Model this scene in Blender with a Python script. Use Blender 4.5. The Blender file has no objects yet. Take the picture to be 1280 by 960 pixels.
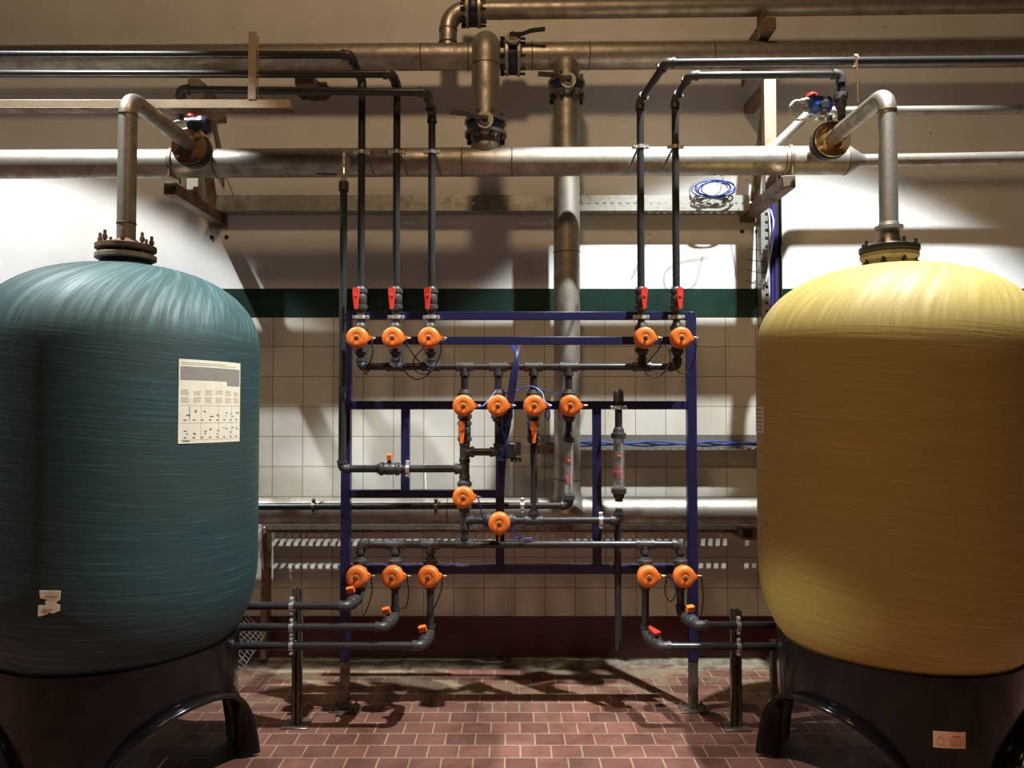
import bpy, math, random
from mathutils import Vector, Matrix
random.seed(7)
C = bpy.context.scene.collection
PI = math.pi
F = 920.0                      # focal length in pixels of the 1280 px wide frame
CAMZ = 1.70
PITCH = math.atan(25.0 / F)
YW = 4.92                      # back wall

# ------------------------------------------------------------------ camera
cam_d = bpy.data.cameras.new('camera'); cam = bpy.data.objects.new('camera', cam_d); C.objects.link(cam)
cam_d.sensor_width = 36; cam_d.lens = 36 * F / 1280; cam_d.clip_end = 60
cam.location = (0, 0, CAMZ); cam.rotation_euler = (PI/2 + PITCH, 0, 0)
bpy.context.scene.camera = cam

def at(px, py, Y):
    """world point at depth Y seen at pixel px, py"""
    u = (px - 640) / F; v = (480 - py) / F
    cp, sp = math.cos(PITCH), math.sin(PITCH)
    d = Vector((u, cp - v*sp, sp + v*cp))
    return Vector((0, 0, CAMZ)) + d * (Y / d.y)
def zz(py, Y): return at(640, py, Y).z
def xx(px, py, Y): return at(px, py, Y).x

# ------------------------------------------------------------------ materials
def nt(name):
    m = bpy.data.materials.new(name); m.use_nodes = True
    n = m.node_tree; b = n.nodes['Principled BSDF']
    return m, n, b
def link(n, a, b): n.links.new(a, b)
def node(n, t, **kw):
    x = n.nodes.new(t)
    for k, v in kw.items():
        if k in x.inputs.keys(): x.inputs[k].default_value = v
        else: setattr(x, k, v)
    return x
def pos(n): return node(n, 'ShaderNodeNewGeometry').outputs['Position']
def scaled(n, vec, s):
    m = node(n, 'ShaderNodeMapping'); m.inputs['Scale'].default_value = s; link(n, vec, m.inputs['Vector']); return m.outputs[0]
def noise(n, vec, scale=5, detail=4, rough=.55, dist=0):
    x = node(n, 'ShaderNodeTexNoise'); x.inputs['Scale'].default_value = scale
    x.inputs['Detail'].default_value = detail; x.inputs['Roughness'].default_value = rough; x.inputs['Distortion'].default_value = dist
    if vec is not None: link(n, vec, x.inputs['Vector'])
    return x.outputs['Fac']
def ramp(n, fac, stops):
    r = node(n, 'ShaderNodeValToRGB'); e = r.color_ramp.elements
    while len(e) > 1: e.remove(e[0])
    e[0].position = stops[0][0]; e[0].color = (*stops[0][1], 1)
    for p, c in stops[1:]:
        q = e.new(p); q.color = (*c, 1)
    link(n, fac, r.inputs[0]); return r.outputs[0]
def g(v): return (v, v, v)
def mixc(n, fac, a, b, mode='MIX'):
    m = node(n, 'ShaderNodeMix', data_type='RGBA', blend_type=mode)
    for s, val in ((0, fac), (6, a), (7, b)):
        if hasattr(val, 'is_output'): link(n, val, m.inputs[s])
        elif s == 0: m.inputs[0].default_value = val
        else: m.inputs[s].default_value = (*val, 1)
    return m.outputs[2]
def bump(n, b, h, strength=.3, dist=.01):
    k = node(n, 'ShaderNodeBump'); k.inputs['Strength'].default_value = strength; k.inputs['Distance'].default_value = dist
    link(n, h, k.inputs['Height']); link(n, k.outputs[0], b.inputs['Normal'])
def simple(name, col, rough=.5, metal=0.0, var=.25, scale=14, spec=.5, bmp=0.0):
    m, n, b = nt(name)
    f = noise(n, pos(n), scale, 5, .6)
    c = ramp(n, f, [(.3, tuple(x*(1-var) for x in col)), (.7, tuple(min(1, x*(1+var)) for x in col))])
    link(n, c, b.inputs['Base Color'])
    rr = ramp(n, f, [(.3, g(min(1, rough*1.15))), (.7, g(rough*.85))])
    link(n, rr, b.inputs['Roughness'])
    b.inputs['Metallic'].default_value = metal; b.inputs['Specular IOR Level'].default_value = spec
    if bmp: bump(n, b, noise(n, pos(n), scale*6, 3), bmp, .002)
    return m
def metal_mat(name, c1, c2, rough=.36, scale=9, metal=.9):
    m, n, b = nt(name)
    p = pos(n); f = noise(n, p, scale, 6, .65, .4); f2 = noise(n, p, scale*9, 3, .7)
    c = ramp(n, f, [(.32, c1), (.62, c2)])
    c = mixc(n, .35, c, ramp(n, f2, [(.3, g(.35)), (.7, g(1))]), 'MULTIPLY')
    link(n, c, b.inputs['Base Color'])
    link(n, ramp(n, f, [(.3, g(rough*1.35)), (.7, g(rough*.8))]), b.inputs['Roughness'])
    b.inputs['Metallic'].default_value = metal
    bump(n, b, f2, .12, .002)
    return m
MT = {}
MT['steel'] = metal_mat('stainless_pipe', (.30,.26,.205), (.52,.47,.40), .46, 9, .82)
MT['steel_clean'] = metal_mat('brushed_steel', (.60,.44,.28), (.80,.62,.44), .36, 6, .7)
MT['galv'] = metal_mat('galvanised_sheet', (.30,.285,.25), (.52,.50,.45), .46, 16)
MT['bracket'] = metal_mat('bracket_steel', (.16,.10,.07), (.34,.24,.17), .5, 12, .75)
MT['bracket_light'] = metal_mat('bracket_galvanised', (.34,.27,.18), (.58,.50,.38), .42, 12, .7)
MT['weld'] = metal_mat('weld_bead', (.12,.08,.05), (.28,.20,.13), .5, 40, .8)
MT['rust'] = simple('rusty_iron', (.20,.12,.075), .65, .35, .35, 30, .4, .2)
MT['tan_flange'] = simple('dusty_flange', (.28,.22,.15), .6, .2, .25, 20, .4, .1)
MT['black_iron'] = simple('black_iron', (.018,.016,.015), .5, .1, .3, 30)
MT['chrome'] = simple('chrome_clamp', (.80,.77,.72), .32, .85, .1, 30)
MT['brass'] = simple('brass', (.75,.48,.20), .3, 1, .15, 30)
MT['pvc'] = simple('dark_grey_pvc', (.026,.024,.024), .32, 0, .2, 10, .5)
MT['pvc2'] = simple('grey_pvc_fitting', (.042,.039,.038), .42, 0, .2, 14, .5)
MT['pvc_black'] = simple('black_pvc', (.016,.015,.015), .35, 0, .2, 12, .5)
MT['blue_paint'] = simple('navy_painted_steel', (.013,.012,.055), .36, 0, .3, 9, .5)
MT['valve_blue'] = simple('dark_blue_valve_body', (.02,.025,.06), .45, .1, .2, 20)
MT['actuator_blue'] = simple('bright_blue_enamel', (.03,.10,.50), .3, 0, .2, 20)
MT['orange'] = simple('orange_plastic', (.74,.165,.02), .42, 0, .12, 25, .5)
MT['orange_handle'] = simple('orange_handle_plastic', (.85,.17,.02), .4, 0, .1, 25)
MT['red'] = simple('red_plastic', (.62,.035,.02), .38, 0, .1, 25)
MT['rubber'] = simple('black_rubber_hose', (.02,.02,.02), .45, 0, .1, 25)
MT['cable_blue'] = simple('blue_tubing', (.012,.04,.24), .4, 0, .15, 25)
MT['cable_violet'] = simple('violet_cable', (.035,.022,.17), .45, 0, .15, 25)
MT['cable_white'] = simple('white_cable', (.7,.7,.68), .5, 0, .05, 25)
MT['grip'] = simple('grey_hub_plastic', (.42,.38,.32), .5, .2, .1, 25)
MT['dark_steel'] = metal_mat('dark_stand_steel', (.14,.11,.085), (.30,.25,.20), .42, 14, .8)
MT['paper'] = simple('cream_paper', (.80,.74,.58), .7, 0, .08, 18)
MT['paper_white'] = simple('white_label_paper', (.66,.60,.46), .65, 0, .06, 18)
MT['ink_grey'] = simple('grey_print', (.22,.19,.16), .7, 0, .15, 80)
MT['ink'] = simple('dark_print', (.10,.09,.08), .7, 0, .1, 80)
MT['ink_light'] = simple('light_print', (.40,.34,.25), .7, 0, .1, 80)
MT['ink_red'] = simple('red_print', (.5,.10,.04), .7, 0, .1, 80)
MT['sticker_orange'] = simple('pale_orange_label', (.85,.50,.28), .6, 0, .08, 20)
def skirt_mat():
    m, n, b = nt('black_glossy_base')
    f = noise(n, pos(n), 3, 5, .6)
    link(n, ramp(n, f, [(.35, (.005,.004,.004)), (.7, (.012,.009,.008))]), b.inputs['Base Color'])
    link(n, ramp(n, noise(n, pos(n), 7, 4), [(.3, g(.10)), (.7, g(.22))]), b.inputs['Roughness']); b.inputs['Specular IOR Level'].default_value = .22
    return m
MT['skirt'] = skirt_mat()
def gauge_mat():
    m, n, b = nt('smoky_clear_tube')
    b.inputs['Base Color'].default_value = (.55,.55,.56,1); b.inputs['Roughness'].default_value = .12
    b.inputs['Transmission Weight'].default_value = .85; b.inputs['IOR'].default_value = 1.3
    f = noise(n, scaled(n, pos(n), (1,1,60)), 6, 2)
    link(n, ramp(n, f, [(.4, g(.55)), (.6, g(.7))]), b.inputs['Base Color'])
    return m
MT['gauge'] = gauge_mat()

def paint_wall_mat():
    m, n, b = nt('white_painted_plaster')
    p = pos(n)
    f = noise(n, p, 1.3, 6, .6); f2 = noise(n, scaled(n, p, (3, 3, 1.6)), 1.0, 7, .6)
    c = ramp(n, f, [(.3, (.66,.63,.585)), (.7, (.74,.72,.685))])
    c = mixc(n, .5, c, ramp(n, f2, [(.24, (.80,.77,.72)), (.5, g(1))]), 'MULTIPLY')
    # small scabs in the paint
    vo = node(n, 'ShaderNodeTexVoronoi'); vo.inputs['Scale'].default_value = 3.1; link(n, p, vo.inputs['Vector'])
    spot = ramp(n, vo.outputs['Distance'], [(.018, g(1)), (.03, g(0))])
    c = mixc(n, spot, c, (.35,.30,.24))
    link(n, c, b.inputs['Base Color']); b.inputs['Roughness'].default_value = .62
    bump(n, b, noise(n, p, 7, 6, .6), .25, .01)
    return m
def tile_mat():
    m, n, b = nt('cream_glazed_tiles')
    p = pos(n)
    sep = node(n, 'ShaderNodeSeparateXYZ'); link(n, p, sep.inputs[0])
    cb = node(n, 'ShaderNodeCombineXYZ'); 
    ax = node(n, 'ShaderNodeMath', operation='ADD'); link(n, sep.outputs[0], ax.inputs[0]); ax.inputs[1].default_value = 20.16 + .991
    az = node(n, 'ShaderNodeMath', operation='ADD'); link(n, sep.outputs[2], az.inputs[0]); az.inputs[1].default_value = -.283 + .2*20
    link(n, ax.outputs[0], cb.inputs[0]); link(n, az.outputs[0], cb.inputs[1])
    br = node(n, 'ShaderNodeTexBrick', offset=0.0, squash=1.0)
    br.inputs['Scale'].default_value = 1; br.inputs['Brick Width'].default_value = .2016; br.inputs['Row Height'].default_value = .2
    br.inputs['Mortar Size'].default_value = .0028; br.inputs['Mortar Smooth'].default_value = .2
    br.inputs['Color1'].default_value = (.58,.545,.475,1); br.inputs['Color2'].default_value = (.66,.625,.555,1); br.inputs['Mortar'].default_value = (.26,.21,.15,1)
    link(n, cb.outputs[0], br.inputs['Vector'])
    c = mixc(n, .35, br.outputs['Color'], ramp(n, noise(n, p, 2.2, 6, .65), [(.35, (.66,.58,.46)), (.6, g(1))]), 'MULTIPLY')
    drip = ramp(n, noise(n, scaled(n, p, (30, 1, .8)), 1, 3), [(.66, g(0)), (.74, g(.35))])
    c = mixc(n, drip, c, (.40,.34,.25))
    link(n, c, b.inputs['Base Color'])
    link(n, ramp(n, br.outputs['Fac'], [(0, g(.24)), (1, g(.8))]), b.inputs['Roughness'])
    inv = node(n, 'ShaderNodeMath', operation='SUBTRACT'); inv.inputs[0].default_value = 1; link(n, br.outputs['Fac'], inv.inputs[1])
    bump(n, b, inv.outputs[0], .4, .003)
    return m
def band_mat(name, c1, c2, rough=.3):
    m, n, b = nt(name)
    p = pos(n); f = noise(n, p, 3.5, 6, .65)
    c = ramp(n, f, [(.35, c1), (.7, c2)])
    sc = ramp(n, noise(n, p, 11, 6, .7, .6), [(.70, g(0)), (.76, g(.6))])
    c = mixc(n, sc, c, tuple(min(1, x*1.6+.02) for x in c2))
    link(n, c, b.inputs['Base Color']); b.inputs['Roughness'].default_value = rough
    bump(n, b, noise(n, p, 20, 4), .15, .003)
    return m
def floor_mat():
    m, n, b = nt('red_clay_floor_tiles')
    p = pos(n)
    sep = node(n, 'ShaderNodeSeparateXYZ'); link(n, p, sep.inputs[0])
    cb = node(n, 'ShaderNodeCombineXYZ')
    ax = node(n, 'ShaderNodeMath', operation='ADD'); link(n, sep.outputs[0], ax.inputs[0]); ax.inputs[1].default_value = .563 + .151*60
    ay = node(n, 'ShaderNodeMath', operation='ADD'); link(n, sep.outputs[1], ay.inputs[0]); ay.inputs[1].default_value = -3.455 + .1305*60
    link(n, ax.outputs[0], cb.inputs[0]); link(n, ay.outputs[0], cb.inputs[1])
    # slightly wavering joints
    br = node(n, 'ShaderNodeTexBrick', offset=.5, squash=1.0)
    br.inputs['Scale'].default_value = 1; br.inputs['Brick Width'].default_value = .151; br.inputs['Row Height'].default_value = .1305
    br.inputs['Mortar Size'].default_value = .0042; br.inputs['Mortar Smooth'].default_value = .15; br.inputs['Bias'].default_value = -.1
    br.inputs['Color1'].default_value = (.145,.060,.045,1); br.inputs['Color2'].default_value = (.225,.095,.070,1); br.inputs['Mortar'].default_value = (.36,.235,.16,1)
    link(n, cb.outputs[0], br.inputs['Vector'])
    grime = ramp(n, noise(n, p, 2.6, 7, .7, .5), [(.38, (.45,.40,.34)), (.58, g(1))])
    c = mixc(n, .75, br.outputs['Color'], grime, 'MULTIPLY')
    # pale lime residue in an irregular patch near the wall
    k = node(n, 'ShaderNodeMapRange'); k.inputs['From Min'].default_value = 4.05; k.inputs['From Max'].default_value = 4.85; link(n, sep.outputs[1], k.inputs['Value'])
    nn = noise(n, scaled(n, p, (1, 1.6, 1)), 2.6, 8, .68, .6)
    mu = node(n, 'ShaderNodeMath', operation='MULTIPLY'); link(n, k.outputs[0], mu.inputs[0]); link(n, ramp(n, nn, [(.44, g(0)), (.56, g(.9))]), mu.inputs[1])
    c = mixc(n, mu.outputs[0], c, (.27,.22,.135))
    k2 = node(n, 'ShaderNodeMapRange'); k2.inputs['From Min'].default_value = 4.76; k2.inputs['From Max'].default_value = 4.80; link(n, sep.outputs[1], k2.inputs['Value'])
    c = mixc(n, k2.outputs[0], c, mixc(n, ramp(n, noise(n, p, 9, 6), [(.4, g(0)), (.6, g(1))]), (.13,.09,.065), (.27,.225,.16)))
    link(n, c, b.inputs['Base Color'])
    link(n, ramp(n, noise(n, p, 3.3, 5), [(.35, g(.42)), (.65, g(.75))]), b.inputs['Roughness']); b.inputs['Specular IOR Level'].default_value = .3
    inv = node(n, 'ShaderNodeMath', operation='SUBTRACT'); inv.inputs[0].default_value = 1; link(n, br.outputs['Fac'], inv.inputs[1])
    bump(n, b, inv.outputs[0], .35, .004)
    return m
def tank_mat(name, base, dark, light, worn, streak=.6, rough=.42, dome_z=1.95, dome=None):
    """wound fibreglass: fine rings round the cylinder, radial strokes on the dome"""
    m, n, b = nt(name)
    tc = node(n, 'ShaderNodeTexCoord').outputs['Object']
    sep = node(n, 'ShaderNodeSeparateXYZ'); link(n, tc, sep.inputs[0])
    at2 = node(n, 'ShaderNodeMath', operation='ARCTAN2'); link(n, sep.outputs[1], at2.inputs[0]); link(n, sep.outputs[0], at2.inputs[1])
    ln = node(n, 'ShaderNodeVectorMath', operation='LENGTH'); fl = node(n, 'ShaderNodeCombineXYZ')
    link(n, sep.outputs[0], fl.inputs[0]); link(n, sep.outputs[1], fl.inputs[1]); link(n, fl.outputs[0], ln.inputs[0])
    # tilted rings on the body
    ringv = node(n, 'ShaderNodeCombineXYZ'); 
    ti = node(n, 'ShaderNodeMath', operation='MULTIPLY_ADD'); link(n, sep.outputs[0], ti.inputs[0]); ti.inputs[1].default_value = .10; link(n, sep.outputs[2], ti.inputs[2])
    s1 = node(n, 'ShaderNodeMath', operation='MULTIPLY'); link(n, at2.outputs[0], s1.inputs[0]); s1.inputs[1].default_value = .9
    s2 = node(n, 'ShaderNodeMath', operation='MULTIPLY'); link(n, ti.outputs[0], s2.inputs[0]); s2.inputs[1].default_value = 48
    link(n, s1.outputs[0], ringv.inputs[0]); link(n, s2.outputs[0], ringv.inputs[1])
    rings = noise(n, ringv.outputs[0], 1.6, 6, .7)
    # radial strokes on the domes (swirled a little)
    sw = node(n, 'ShaderNodeMath', operation='MULTIPLY_ADD'); link(n, ln.outputs['Value'], sw.inputs[0]); sw.inputs[1].default_value = 1.6; link(n, at2.outputs[0], sw.inputs[2])
    s3 = node(n, 'ShaderNodeMath', operation='MULTIPLY'); link(n, sw.outputs[0], s3.inputs[0]); s3.inputs[1].default_value = 15
    s4 = node(n, 'ShaderNodeMath', operation='MULTIPLY'); link(n, sep.outputs[2], s4.inputs[0]); s4.inputs[1].default_value = 3
    radv = node(n, 'ShaderNodeCombineXYZ'); link(n, s3.outputs[0], radv.inputs[0]); link(n, s4.outputs[0], radv.inputs[1])
    rad = noise(n, radv.outputs[0], 1.3, 5, .65, .3)
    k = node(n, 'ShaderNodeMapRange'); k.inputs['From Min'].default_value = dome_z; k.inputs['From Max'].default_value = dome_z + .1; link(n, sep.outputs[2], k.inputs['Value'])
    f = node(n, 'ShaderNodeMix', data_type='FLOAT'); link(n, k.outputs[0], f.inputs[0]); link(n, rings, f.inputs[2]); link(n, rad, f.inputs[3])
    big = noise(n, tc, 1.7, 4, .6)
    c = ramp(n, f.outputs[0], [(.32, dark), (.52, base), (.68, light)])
    if dome: c = mixc(n, k.outputs[0], c, ramp(n, f.outputs[0], [(.36, dome[0]), (.50, dome[1]), (.60, dome[2])]))  # paler worn strokes; the dome's lamplit brightness is also put into this colour
    c = mixc(n, 1 - streak, c, base)
    c = mixc(n, ramp(n, big, [(.42, g(0)), (.70, g(.55))]), c, worn)
    # scuffs
    sc = ramp(n, noise(n, scaled(n, tc, (1, 1, 9)), 3.3, 6, .75, .5), [(.70, g(0)), (.745, g(.7))])
    c = mixc(n, sc, c, tuple(x*.45 for x in dark))
    link(n, c, b.inputs['Base Color'])
    link(n, ramp(n, f.outputs[0], [(.3, g(rough*1.3)), (.7, g(rough*.85))]), b.inputs['Roughness'])
    bump(n, b, f.outputs[0], .35, .006)
    return m
MT['wall'] = paint_wall_mat(); MT['tile'] = tile_mat(); MT['floor'] = floor_mat()
MT['green'] = band_mat('dark_green_gloss_paint', (.004,.016,.011), (.008,.032,.021), .35)
MT['maroon'] = band_mat('dark_maroon_gloss_paint', (.050,.006,.007), (.085,.012,.012), .35)
MT['dim'] = simple('bare_grey_render', (.16,.14,.12), .8, 0, .2, 1)
MT['ceiling'] = simple('ceiling_plaster', (.14,.12,.10), .8, 0, .1, 2)
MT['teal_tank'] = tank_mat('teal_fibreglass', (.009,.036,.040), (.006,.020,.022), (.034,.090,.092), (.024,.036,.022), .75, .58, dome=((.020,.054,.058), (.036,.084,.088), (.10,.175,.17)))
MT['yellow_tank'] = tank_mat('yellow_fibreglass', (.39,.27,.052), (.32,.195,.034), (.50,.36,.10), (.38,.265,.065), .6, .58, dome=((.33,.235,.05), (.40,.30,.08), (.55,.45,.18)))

# ------------------------------------------------------------------ mesh builder
def fillet(pts, rad, seg=7):
    pts = [Vector(p) for p in pts]
    out = [pts[0]]
    for i in range(1, len(pts)-1):
        p = pts[i]; a = (pts[i-1]-p); b = (pts[i+1]-p)
        la, lb = a.length, b.length
        a.normalize(); b.normalize()
        ang = a.angle(b)
        if ang > PI-.02: out.append(p); continue
        t = min(rad / math.tan(ang/2), la*.49 if i > 1 else la*.98, lb*.49 if i < len(pts)-2 else lb*.98)
        r = t * math.tan(ang/2)
        c = p + (a+b).normalized() * (r / math.sin(ang/2))
        s = p + a*t; e = p + b*t
        vs, ve = s-c, e-c
        tot = vs.angle(ve); axis = vs.cross(ve).normalized()
        for k in range(seg+1):
            out.append(c + Matrix.Rotation(tot*k/seg, 3, axis) @ vs)
    out.append(pts[-1]); return out

class MB:
    def __init__(s): s.v = []; s.f = []
    def ring(s, c, d, r, n, up):
        x = up.cross(d).normalized(); y = d.cross(x).normalized()
        i0 = len(s.v)
        for k in range(n):
            a = 2*PI*k/n
            s.v.append(c + (x*math.cos(a) + y*math.sin(a))*r)
        return i0
    def tube(s, pts, r, n=18, bend=0.0, cap=True, seg=7):
        pts = [Vector(p) for p in pts]
        if bend and len(pts) > 2: pts = fillet(pts, bend, seg)
        q = [pts[0]]
        for p in pts[1:]:
            if (p-q[-1]).length > 1e-5: q.append(p)
        pts = q
        rs = r if isinstance(r, (list, tuple)) else [r]*len(pts)
        d0 = (pts[1]-pts[0]).normalized()
        up = Vector((0,0,1)) if abs(d0.z) < .9 else Vector((0,1,0))
        x = up.cross(d0).normalized()
        prev = None; first = None
        for i, p in enumerate(pts):
            if i == 0: d = d0
            elif i == len(pts)-1: d = (pts[i]-pts[i-1]).normalized()
            else:
                d = ((pts[i+1]-p).normalized() + (p-pts[i-1]).normalized()).normalized()
            x = (x - d*x.dot(d)).normalized(); y = d.cross(x)
            i0 = len(s.v)
            for k in range(n):
                a = 2*PI*k/n; s.v.append(p + (x*math.cos(a)+y*math.sin(a))*rs[i])
            if prev is not None:
                for k in range(n): s.f.append((prev+k, prev+(k+1)%n, i0+(k+1)%n, i0+k))
            else: first = i0
            prev = i0
        if cap:
            s.f.append(tuple(range(first+n-1, first-1, -1))); s.f.append(tuple(range(prev, prev+n)))
        return s
    def lathe(s, o, axis, prof, n=28):
        """prof: (distance along axis, radius)"""
        o = Vector(o); ax = Vector(axis).normalized()
        up = Vector((0,0,1)) if abs(ax.z) < .9 else Vector((0,1,0))
        x = up.cross(ax).normalized(); y = ax.cross(x)
        prev = None
        for i, (d, r) in enumerate(prof):
            c = o + ax*d
            if r < 1e-6:
                s.v.append(c); cur = (len(s.v)-1, 1)
            else:
                i0 = len(s.v)
                for k in range(n):
                    a = 2*PI*k/n; s.v.append(c + (x*math.cos(a)+y*math.sin(a))*r)
                cur = (i0, n)
            if prev is None:
                if cur[1] > 1: s.f.append(tuple(range(cur[0]+n-1, cur[0]-1, -1)))
            else:
                for k in range(n):
                    a0 = prev[0]+(k if prev[1] > 1 else 0); a1 = prev[0]+((k+1)%n if prev[1] > 1 else 0)
                    b0 = cur[0]+(k if cur[1] > 1 else 0); b1 = cur[0]+((k+1)%n if cur[1] > 1 else 0)
                    fc = []
                    for t in (a0, a1, b1, b0):
                        if t not in fc: fc.append(t)
                    if len(fc) > 2: s.f.append(tuple(fc))
            prev = cur
        if prev[1] > 1: s.f.append(tuple(range(prev[0], prev[0]+n)))
        return s
    def box(s, lo, hi, M=None, bev=0.0):
        x0,y0,z0 = lo; x1,y1,z1 = hi
        b = bev
        if b <= 0:
            co = [(x0,y0,z0),(x1,y0,z0),(x1,y1,z0),(x0,y1,z0),(x0,y0,z1),(x1,y0,z1),(x1,y1,z1),(x0,y1,z1)]
            fs = [(3,2,1,0),(4,5,6,7),(0,1,5,4),(1,2,6,5),(2,3,7,6),(3,0,4,7)]
        else:
            co = []; fs = []
            def loop(z, i):
                return [(x0+i,y0,z),(x1-i,y0,z),(x1,y0+i,z),(x1,y1-i,z),(x1-i,y1,z),(x0+i,y1,z),(x0,y1-i,z),(x0,y0+i,z)]
            def inner(z):
                return [(x0+b,y0+b,z),(x1-b,y0+b,z),(x1-b,y0+b,z),(x1-b,y1-b,z),(x1-b,y1-b,z),(x0+b,y1-b,z),(x0+b,y1-b,z),(x0+b,y0+b,z)]
            L = [inner(z0), loop(z0+b, b), loop(z1-b, b), inner(z1)]
            for l in L: co += l
            for j in range(3):
                for k in range(8):
                    fs.append((j*8+k, j*8+(k+1)%8, (j+1)*8+(k+1)%8, (j+1)*8+k))
            fs.append((7,5,3,1)); fs.append((24+1,24+3,24+5,24+7))
        i0 = len(s.v)
        for c in co:
            v = Vector(c); s.v.append(M @ v if M else v)
        s.f += [tuple(i0+i for i in f) for f in fs]
        return s
    def beam(s, a, b, w, h, up=(0,0,1), bev=.003):
        """square section bar from a to b; w across, h along up"""
        a, b = Vector(a), Vector(b); d = (b-a); L = d.length; d.normalize()
        up = Vector(up); x = d.cross(up).normalized(); u = x.cross(d).normalized()
        M = Matrix((( x.x, d.x, u.x, a.x),(x.y, d.y, u.y, a.y),(x.z, d.z, u.z, a.z),(0,0,0,1)))
        return s.box((-w/2, 0, -h/2), (w/2, L, h/2), M, bev)
    def quad(s, a, b, c, d):
        i = len(s.v); s.v += [Vector(a), Vector(b), Vector(c), Vector(d)]; s.f.append((i,i+1,i+2,i+3)); return s
    def prism(s, poly, d):
        """extrude a polygon (list of points) along vector d"""
        i = len(s.v); n = len(poly); d = Vector(d)
        s.v += [Vector(p) for p in poly] + [Vector(p)+d for p in poly]
        s.f.append(tuple(range(i+n-1, i-1, -1))); s.f.append(tuple(range(i+n, i+2*n)))
        for k in range(n): s.f.append((i+k, i+(k+1)%n, i+n+(k+1)%n, i+n+k))
        return s
    def build(s, name, mat, root=None, loc=None, sharp=38):
        me = bpy.data.meshes.new(name)
        if loc is None:
            if root is not None: loc = Vector((0,0,0)); off = Vector(root['_w'])
            else:
                lo = [min(v[i] for v in s.v) for i in range(3)]; hi = [max(v[i] for v in s.v) for i in range(3)]
                loc = Vector(((lo[0]+hi[0])/2, (lo[1]+hi[1])/2, lo[2])); off = loc
        else: off = Vector(loc); loc = Vector(loc)
        me.from_pydata([tuple(v-off) for v in s.v], [], s.f)
        me.validate(); me.update()
        import bmesh
        bm = bmesh.new(); bm.from_mesh(me); bmesh.ops.remove_doubles(bm, verts=bm.verts, dist=1e-6)
        bmesh.ops.recalc_face_normals(bm, faces=bm.faces); bm.to_mesh(me); bm.free()
        me.materials.append(MT[mat] if isinstance(mat, str) else mat)
        for p in me.polygons: p.use_smooth = True
        me.set_sharp_from_angle(angle=math.radians(sharp))
        o = bpy.data.objects.new(name, me); C.objects.link(o)
        o.location = loc
        if root is not None:
            o.parent = root; o['_w'] = root['_w']
        else: o['_w'] = tuple(off)
        return o

def thing(name, label, cat, loc, group=None):
    o = bpy.data.objects.new(name, None); C.objects.link(o); o.empty_display_size = .05
    o.location = loc; o['label'] = label; o['category'] = cat; o['_w'] = tuple(loc)
    if group: o['group'] = group
    return o
def tag(o, label, cat, group=None):
    o['label'] = label; o['category'] = cat
    if group: o['group'] = group
    return o
def struct(o): o['kind'] = 'structure'; return o
def copy_tree(o, parent=None):
    c = o.copy(); C.objects.link(c)
    if parent: c.parent = parent
    for ch in [x for x in bpy.data.objects if x.parent == o]: copy_tree(ch, c)
    return c

# ------------------------------------------------------------------ the room
def z_wall(py): return zz(py, YW)
Z_RED = z_wall(770); Z_GRN0 = z_wall(397); Z_GRN1 = z_wall(361)
X0, X1, YB, ZC = -6.5, 6.5, -5.0, 7.0
struct(MB().box((X0-.2, YB-.2, -.2), (X1+.2, YW+.3, 0)).build('floor', 'floor'))
struct(MB().box((X0, YW, 0), (X1, YW+.25, ZC)).build('wall_back', 'wall'))
struct(MB().box((X0-.2, YB-.2, 0), (X0, YW+.25, ZC)).build('wall_left', 'dim'))
struct(MB().box((X1, YB-.2, 0), (X1+.2, YW+.25, ZC)).build('wall_right', 'dim'))
struct(MB().box((X0, YB-.2, 0), (X1, YB, ZC)).build('wall_front', 'dim'))
struct(MB().box((X0-.2, YB-.2, ZC), (X1+.2, YW+.3, ZC+.2)).build('ceiling', 'ceiling'))
struct(MB().box((X0, YW-.008, Z_RED), (X1, YW, Z_GRN0), bev=.002).build('trim_2', 'tile'))
struct(MB().box((X0, YW-.010, Z_GRN0), (X1, YW, Z_GRN1), bev=.002).build('trim_1', 'green'))
struct(MB().box((X0, YW-.014, 0), (X1, YW, Z_RED), bev=.003).build('baseboard_back', 'maroon'))
# broken, cemented strip where the floor meets the wall
m = MB(); rnd = random.Random(3); n = 90
for i in range(n):
    xa = -2.6 + 5.2*i/n; xb = xa + 5.2/n
    pass
pts_f = []; 
for i in range(n+1):
    x = -2.6 + 5.2*i/n; pts_f.append((x, YW-.055-.035*rnd.random()-.03*math.sin(i*.4), .004+.012*rnd.random()))
for i in range(n):
    a, b = pts_f[i], pts_f[i+1]
    m.quad((a[0], YW-.013, .03), (b[0], YW-.013, .03), (b[0], b[1]+.02, b[2]+.004), (a[0], a[1]+.02, a[2]+.004))
    m.quad((a[0], a[1]+.02, a[2]+.004), (b[0], b[1]+.02, b[2]+.004), (b[0], b[1], .0), (a[0], a[1], .0))
MT['cement'] = simple('old_cement', (.18,.15,.105), .75, 0, .5, 14, .3, .4)
struct(m.build('trim_3', 'cement'))

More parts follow.
